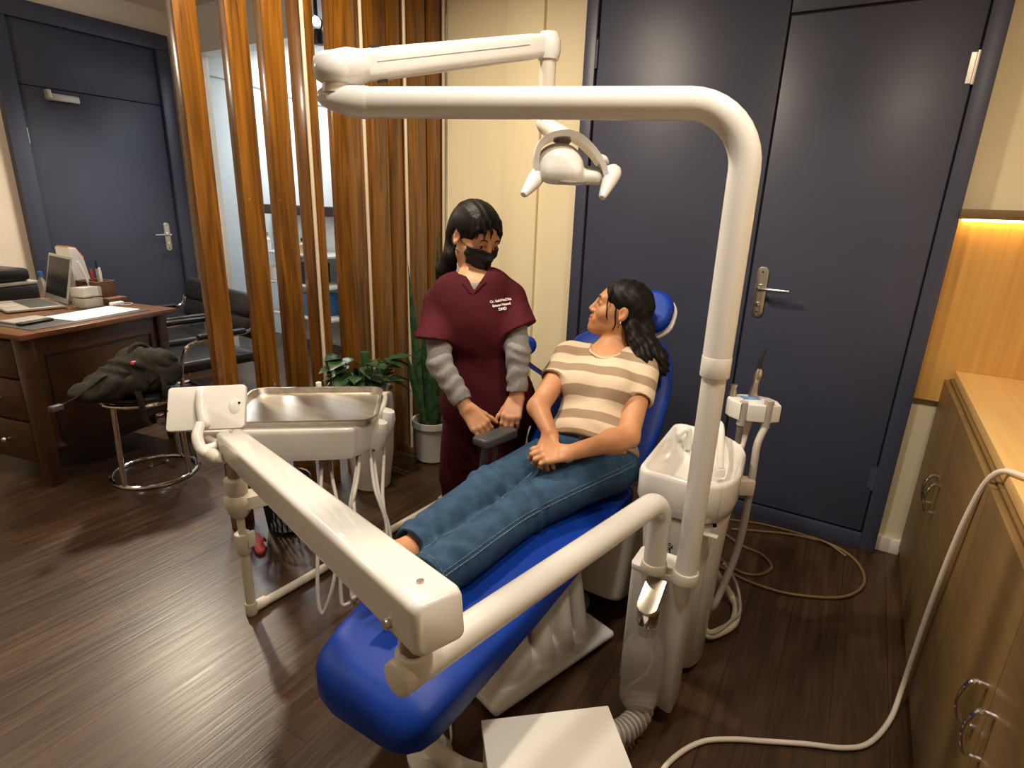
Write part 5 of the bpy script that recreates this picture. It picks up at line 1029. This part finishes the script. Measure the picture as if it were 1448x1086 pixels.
# ------------------------------------------------------------------ the standing dentist
def dentist():
    root = thing('person', (-1.19, 1.76, 0), 'standing woman in maroon scrubs, grey long sleeves and black mask, hands at the armrest', 'person')
    pel = V((-1.165, 1.765, .715)); neck = V((-1.222, 1.735, 1.155)); axT = (neck-pel).normalized()
    sL, sR = V((-1.100, 1.805, 1.118)), V((-1.352, 1.70, 1.085)); lat = (sL-sR).normalized(); fw = V((lat.y, -lat.x, 0)).normalized()
    TR = np.array([lat, fw, (0, 0, 1)])
    eL, eR = at(732, 497, 2.05), at(622, 515, 2.03); wL, wR = at(731, 562, 2.06), at(660, 578, 2.0)
    H = Head(at(673, 334, 2.10), (.90, -.30, -.40), roll=.06, k=1.03)
    def tpt(z, l, f): t = (z-pel.z)/(neck.z-pel.z); return pel.lerp(neck, t)+lat*l+fw*f
    torso = [ell(pel+V((0, 0, -.02)), (.160, .108, .12), TR, .05), ell(tpt(.89, 0, 0), (.120, .088, .13), TR, .06), ell(tpt(1.03, 0, 0), (.132, .095, .12), TR, .06), cap(sR.lerp(sL, .14), sL.lerp(sR, .14), .050, .050, .05),
             ell(tpt(1.0, .058, .062), (.062, .048, .06), TR, .05), ell(tpt(1.0, -.058, .062), (.062, .048, .06), TR, .05),
             cap(neck.lerp(sR, .5)+V((0, 0, .022))+fw*.02, neck.lerp(sL, .5)+V((0, 0, .030))+fw*.02, .045, .045, .07), ell(tpt(1.075, 0, .028), (.125, .072, .08), TR, .06)]
    nk = [cap(H.p(0, -.030, -.05), neck-fw*.008, .042, .046, .03), cap(neck, neck-V((0, 0, .05)), .055, .07, .04)]
    arms = [cap(sL, eL, .044, .035, .02), cap(sR, eR, .044, .035, .02), cap(eL, wL, .036, .0245, .016), cap(eR, wR, .036, .0245, .016)]
    hl, tl = hand(wL, at(721, 596, 2.03)-wL, (.30, -.80, .45), 1, [(.35, .5, .3), (.4, .5, .3), (.45, .5, .3), (.5, .5, .3)], .95, (.85, .45, -.2), .1)
    hr, tr = hand(wR, at(682, 606, 1.99)-wR, (.45, -.65, .55), -1, [(.55, .55, .35), (.4, .45, .3), (.25, .4, .25), (.15, .35, .25)], .97, (.85, .5, -.25), .15, .06)
    hpL, hpR = V((-1.095, 1.79, .68)), V((-1.245, 1.735, .68)); kL, kR = V((-1.10, 1.765, .39)), V((-1.255, 1.71, .39)); aL, aR = V((-1.11, 1.80, .085)), V((-1.265, 1.745, .085))
    legs = [cap(hpL, kL, .080, .055, .03), cap(hpR, kR, .080, .055, .03), cap(kL, aL, .053, .037, .02), cap(kR, aR, .053, .037, .02)]
    feet = []
    for a in (aL, aR): feet += [cap(a-V((0, 0, .045)), a+V((.05, -.11, -.052)), .035, .030, .02)]
    fprims = H.face(); body = torso+nk+arms+legs+feet+hl+hr+fprims
    organic('body', body, M['skin2'], root, .0032)
    H.eyes(root, (0, -.35)); H.brows(fprims, root, .001)
    E, C = H.E, H.C
    hp_ = [E((0, -.020, .034), (.084, .101, .086), .01), E((0, -.07, -.015), (.066, .055, .06), .03), E((0, .083, -.026), (.057, .055, .090), .012, 's'),
           E((.086, .028, -.045), (.026, .035, .05), .01, 's'), E((-.086, .028, -.045), (.026, .035, .05), .01, 's'), E((.084, -.012, -.018), (.020, .022, .036), .008, 's'), E((-.084, -.012, -.018), (.020, .022, .036), .008, 's')]
    for a, b, w in (((-.05, .050, .088), (-.056, .072, .022), .010), ((-.030, .064, .086), (-.036, .087, .026), .007), ((-.008, .072, .088), (-.014, .094, .030), .006), ((.026, .068, .086), (.033, .087, .030), .006), ((.042, .058, .085), (.050, .078, .016), .010), ((.052, .048, .08), (.066, .055, .0), .010), ((-.054, .046, .08), (-.068, .050, .0), .009), ((.06, .04, .05), (.071, .04, -.03), .006)):
        w *= .66; a = (a[0]*.96, a[1]-.010, a[2]-.006)
        m = tuple((x+y)/2+(0.008 if i == 1 else 0) for i, (x, y) in enumerate(zip(a, b))); hp_ += [C(a, m, w*1.1, w, .012), C(m, b, w, w*.25, .006)]
    tail = [H.p(-.01, -.115, -.02), at(640, 362, 2.17), at(630, 382, 2.20), at(628, 402, 2.22), at(632, 420, 2.22)]
    for i, (r0, r1) in enumerate(((.030, .036), (.036, .036), (.036, .028), (.028, .012))): hp_.append(cap(tail[i], tail[i+1], r0, r1, .02))
    hair = organic('hair', hp_, M['hair'], root, .004, lambda P: .0012*np.sin(H.local(P)[:, 0]*260+H.local(P)[:, 2]*25))
    g = G(); g.tube([H.p(-.01+.032*math.cos(a), -.108, -.02+.03*math.sin(a)) for a in [2*PI*k/12 for k in range(12)]], .006, 8, 3, closed=True); g.obj('hair_tie', M['black'], hair)
    # mask
    mk = grow(H.base()+[C((0, .083, .004), (0, .100, -.034), .0075, .011, .02), E((0, .075, -.062), (.03, .018, .024), .02)], .0055)
    mk += [cut(H.p(0, 0, -.014), H.u-H.f*.0), cut(H.p(0, .048, 0), -H.f-H.u*.02), cut(H.p(0, 0, -.116), -H.u)]
    pl = lambda P: .0016*np.sin(H.local(P)[:, 2]*190)
    mask = organic('face_mask', mk, M['mask'], root, .0024, pl)
    g = G()
    for q in (-1, 1):
        for z0 in (-.018, -.085):
            g.tube([snap(fprims, H.p(q*.064, .052, z0), .001), snap(fprims, H.p(q*.075, .015, z0*.7-.004), .001), H.p(q*.082, -.012, -.008+(.026 if z0 > -.05 else -.030)), H.p(q*.079, -.028, -.012)], .0016, 6, 6)
    g.obj('ear_loop', M['mask'], mask)
    # undershirt: crew neck and long sleeves
    us = grow(torso[1:], .006)+grow(nk, .005)
    for s_, e_, w_ in ((sL, eL, wL), (sR, eR, wR)):
        dd = (w_-e_).normalized(); c_ = e_.lerp(w_, .86); us += [cap(s_, e_, .051, .043, .02), clip([cap(e_, w_, .044, .035)], c_, dd, [cap(c_-dd*.02, c_+dd*.1, .030, .034)], k=.016)]
    us.append(cut(neck+V((0, 0, .058)), V((0, 0, 1))+fw*.50))
    def sf(P):
        v = 0
        for e, w in ((eL, wL), (eR, wR)): d = npv((w-e).normalized()); s_ = (P-npv(e)) @ d; v = v+.0028*np.sin(s_*130+2*np.sin(P[:, 0]*45+P[:, 2]*30))*np.exp(-((np.linalg.norm(P-npv(e.lerp(w, .35)), axis=1)/.13)**2))
        return v+wob(.0012, 40)(P)
    organic('long_sleeve_shirt', us, M['greyknit'], root, .004, sf)
    # scrub top
    sc = grow(torso, .018)+[ell(pel+V((0, 0, .06)), (.172, .122, .12), TR, .06), ell(pel+V((0, 0, -.03)), (.178, .128, .10), TR, .05)]
    sc += [cut(pel-V((0, 0, .075)), (0, 0, -1))]
    hemL, hemR = at(735, 466, 2.06), at(612, 480, 2.06)
    sc += [cap(neck.lerp(sL, .42)+V((0, 0, .045)), sL, .030, .046, .03), cap(neck.lerp(sR, .42)+V((0, 0, .036)), sR, .030, .046, .03)]
    for s_, h_, n_, r1 in ((sL, hemL, V((.46, .27, -.85)), .072), (sR, hemR, V((-.1, -.05, -1)), .066)):
        dd = (h_-s_).normalized(); n_ = (n_+dd*.6).normalized(); sc.append(clip([cap(s_, h_+dd*.05, .056, r1)], h_, n_, k=.03))
    vb = tpt(1.152, .026, .1)
    def vneck(P):
        q = P-npv(vb); l = q @ npv(lat); z = q[:, 2]; f = q @ npv(fw); return np.maximum((np.abs(l)-z*.64)*.84, -f-.09)
    sc.append(fun(vneck, neck+fw*.05, .14, 's', .002)); sc.append(cap(neck+V((0, 0, .12)), neck+V((0, 0, .03)), .050, .056, .004, 's'))
    df = lambda P: wob(.0045, 17, 1)(P)+.0035*np.sin(P[:, 2]*38+3*np.sin((P-npv(pel)) @ npv(lat)*14))*np.clip(1-np.abs(P[:, 2]-.86)*6, 0, 1)
    top = organic('scrub_top', sc, M['scrub'], root, .0045, df)
    for q in (-1, 1):
        P = [snap(sc, vb+V((0, 0, z))+lat*(q*z*.64+q*.004)+fw*.03, .0012, df) for z in (.004, .025, .045, .065)]
        g = G(); g.tube(P, .0036, 6, 5); g.obj('neckband', M['scrub'], top)
    for i, (tx_, dz, sz) in enumerate((('Cr. SaktVaaDita', .0, .0125), ('Estaox Naaxxl', -.0155, .0118), ('DMD', -.031, .0135))):
        c = snap(sc, tpt(1.100, .112, .12)+V((0, 0, dz)), .0045, df)
        cu = bpy.data.curves.new('embroidery', 'FONT'); cu.body = tx_; cu.size = sz; cu.align_x = 'CENTER'; cu.extrude = .0004; cu.offset = .0004
        tmp = bpy.data.objects.new('tmp', cu); COL.objects.link(tmp); dg = bpy.context.evaluated_depsgraph_get(); me = bpy.data.meshes.new_from_object(tmp.evaluated_get(dg)); bpy.data.objects.remove(tmp); me.materials.clear(); me.materials.append(M['white_thread'])
        o = bpy.data.objects.new('embroidery', me); COL.objects.link(o); o.parent = top
        c0_ = npv(snap(sc, tpt(1.108, .134, .12), .0045, df)); z_ = V([float((sdf(sc, (c0_+.012*v_)[None])-sdf(sc, (c0_-.012*v_)[None]))[0]) for v_ in np.eye(3)]).normalized(); x_ = V((0, 0, 1)).cross(z_).normalized(); x_ = (x_+V((0, 0, .12))).normalized(); z_ = (z_-x_*z_.dot(x_)).normalized(); y_ = z_.cross(x_)
        c = V(c0_)+y_*(dz+.012)+z_*.002
        o.matrix_local = Matrix((( x_.x, y_.x, z_.x, c.x-world_of(top).x), (x_.y, y_.y, z_.y, c.y-world_of(top).y), (x_.z, y_.z, z_.z, c.z-world_of(top).z), (0, 0, 0, 1)))
    # trousers and clogs
    pt = [ell(pel+V((0, 0, -.04)), (.168, .115, .11), TR, .05), cap(hpL, kL, .094, .080, .03), cap(hpR, kR, .094, .080, .03), cap(kL, aL-V((0, 0, .03)), .080, .078, .02), cap(kR, aR-V((0, 0, .03)), .080, .078, .02), cut((0, 0, .045), (0, 0, -1)), cut((0, 0, .74), (0, 0, 1))]
    organic('scrub_trousers', pt, M['scrub'], root, .006, lambda P: wob(.005, 20, 2)(P))
    for a in (aL, aR):
        organic('clog', [cap(a+V((-.01, .02, -.05)), a+V((.055, -.125, -.055)), .043, .042, .02), cut((0, 0, .002), (0, 0, -1), .0)], M['black'], root, .006)
    return H
DH = dentist()
# ================================================================== light
def lamp(kind, name, loc, target, power, col, size=.1, spot=120, blend=.6):
    l = bpy.data.lights.new(name, kind); l.energy = power; l.color = col
    if kind == 'SPOT': l.spot_size = math.radians(spot); l.spot_blend = blend; l.shadow_soft_size = size
    elif kind == 'AREA': l.shape = 'DISK'; l.size = size
    else: l.shadow_soft_size = size
    o = bpy.data.objects.new(name, l); COL.objects.link(o); o.location = loc
    d = (V(target)-V(loc)).normalized(); o.rotation_euler = d.to_track_quat('-Z', 'Y').to_euler()
    return o
WARM = (1, .84, .64); NEU = (1, .93, .84); COOL = (.85, .93, 1)
lamp('SPOT', 'ceiling_downlight', (-.60, .80, 2.72), (-.60, .90, 0), 95, NEU, .09, 135, .8)
lamp('SPOT', 'ceiling_downlight', (-1.55, 1.45, 2.70), (-1.45, 1.75, 0), 180, WARM, .07, 168, .8)
lamp('SPOT', 'ceiling_downlight', (-4.40, 2.10, 2.62), (-3.5, 1.8, 0), 300, WARM, .09, 118, .8)
lamp('POINT', 'added_fill_light', (-3.7, .3, 2.35), (-3.7, .3, 0), 38, WARM, .10)  # added unseen fill, brightens the ceiling and upper walls on the left
lamp('SPOT', 'ceiling_downlight', (-2.6, -.6, 2.72), (-2.6, -.6, 0), 60, WARM, .09, 140, .7)
lamp('SPOT', 'ceiling_downlight', (.35, 1.0, 2.70), (.40, 1.3, 0), 95, WARM, .09, 160, .8)
lamp('AREA', 'alcove_ceiling_light', (-5.0, 3.4, 2.74), (-5.0, 3.45, 0), 40, COOL, .5)
lamp('AREA', 'alcove_ceiling_light', (-3.2, 3.45, 2.74), (-3.2, 3.45, 0), 18, COOL, .4)
w = bpy.data.worlds.new('world'); S.world = w; w.use_nodes = True
w.node_tree.nodes['Background'].inputs['Color'].default_value = (1, .85, .68, 1); w.node_tree.nodes['Background'].inputs['Strength'].default_value = .05
vs = S.view_settings; vs.view_transform = 'Standard'; vs.look = 'None'; vs.gamma = 1; vs.use_curve_mapping = False; vs.exposure = -.18
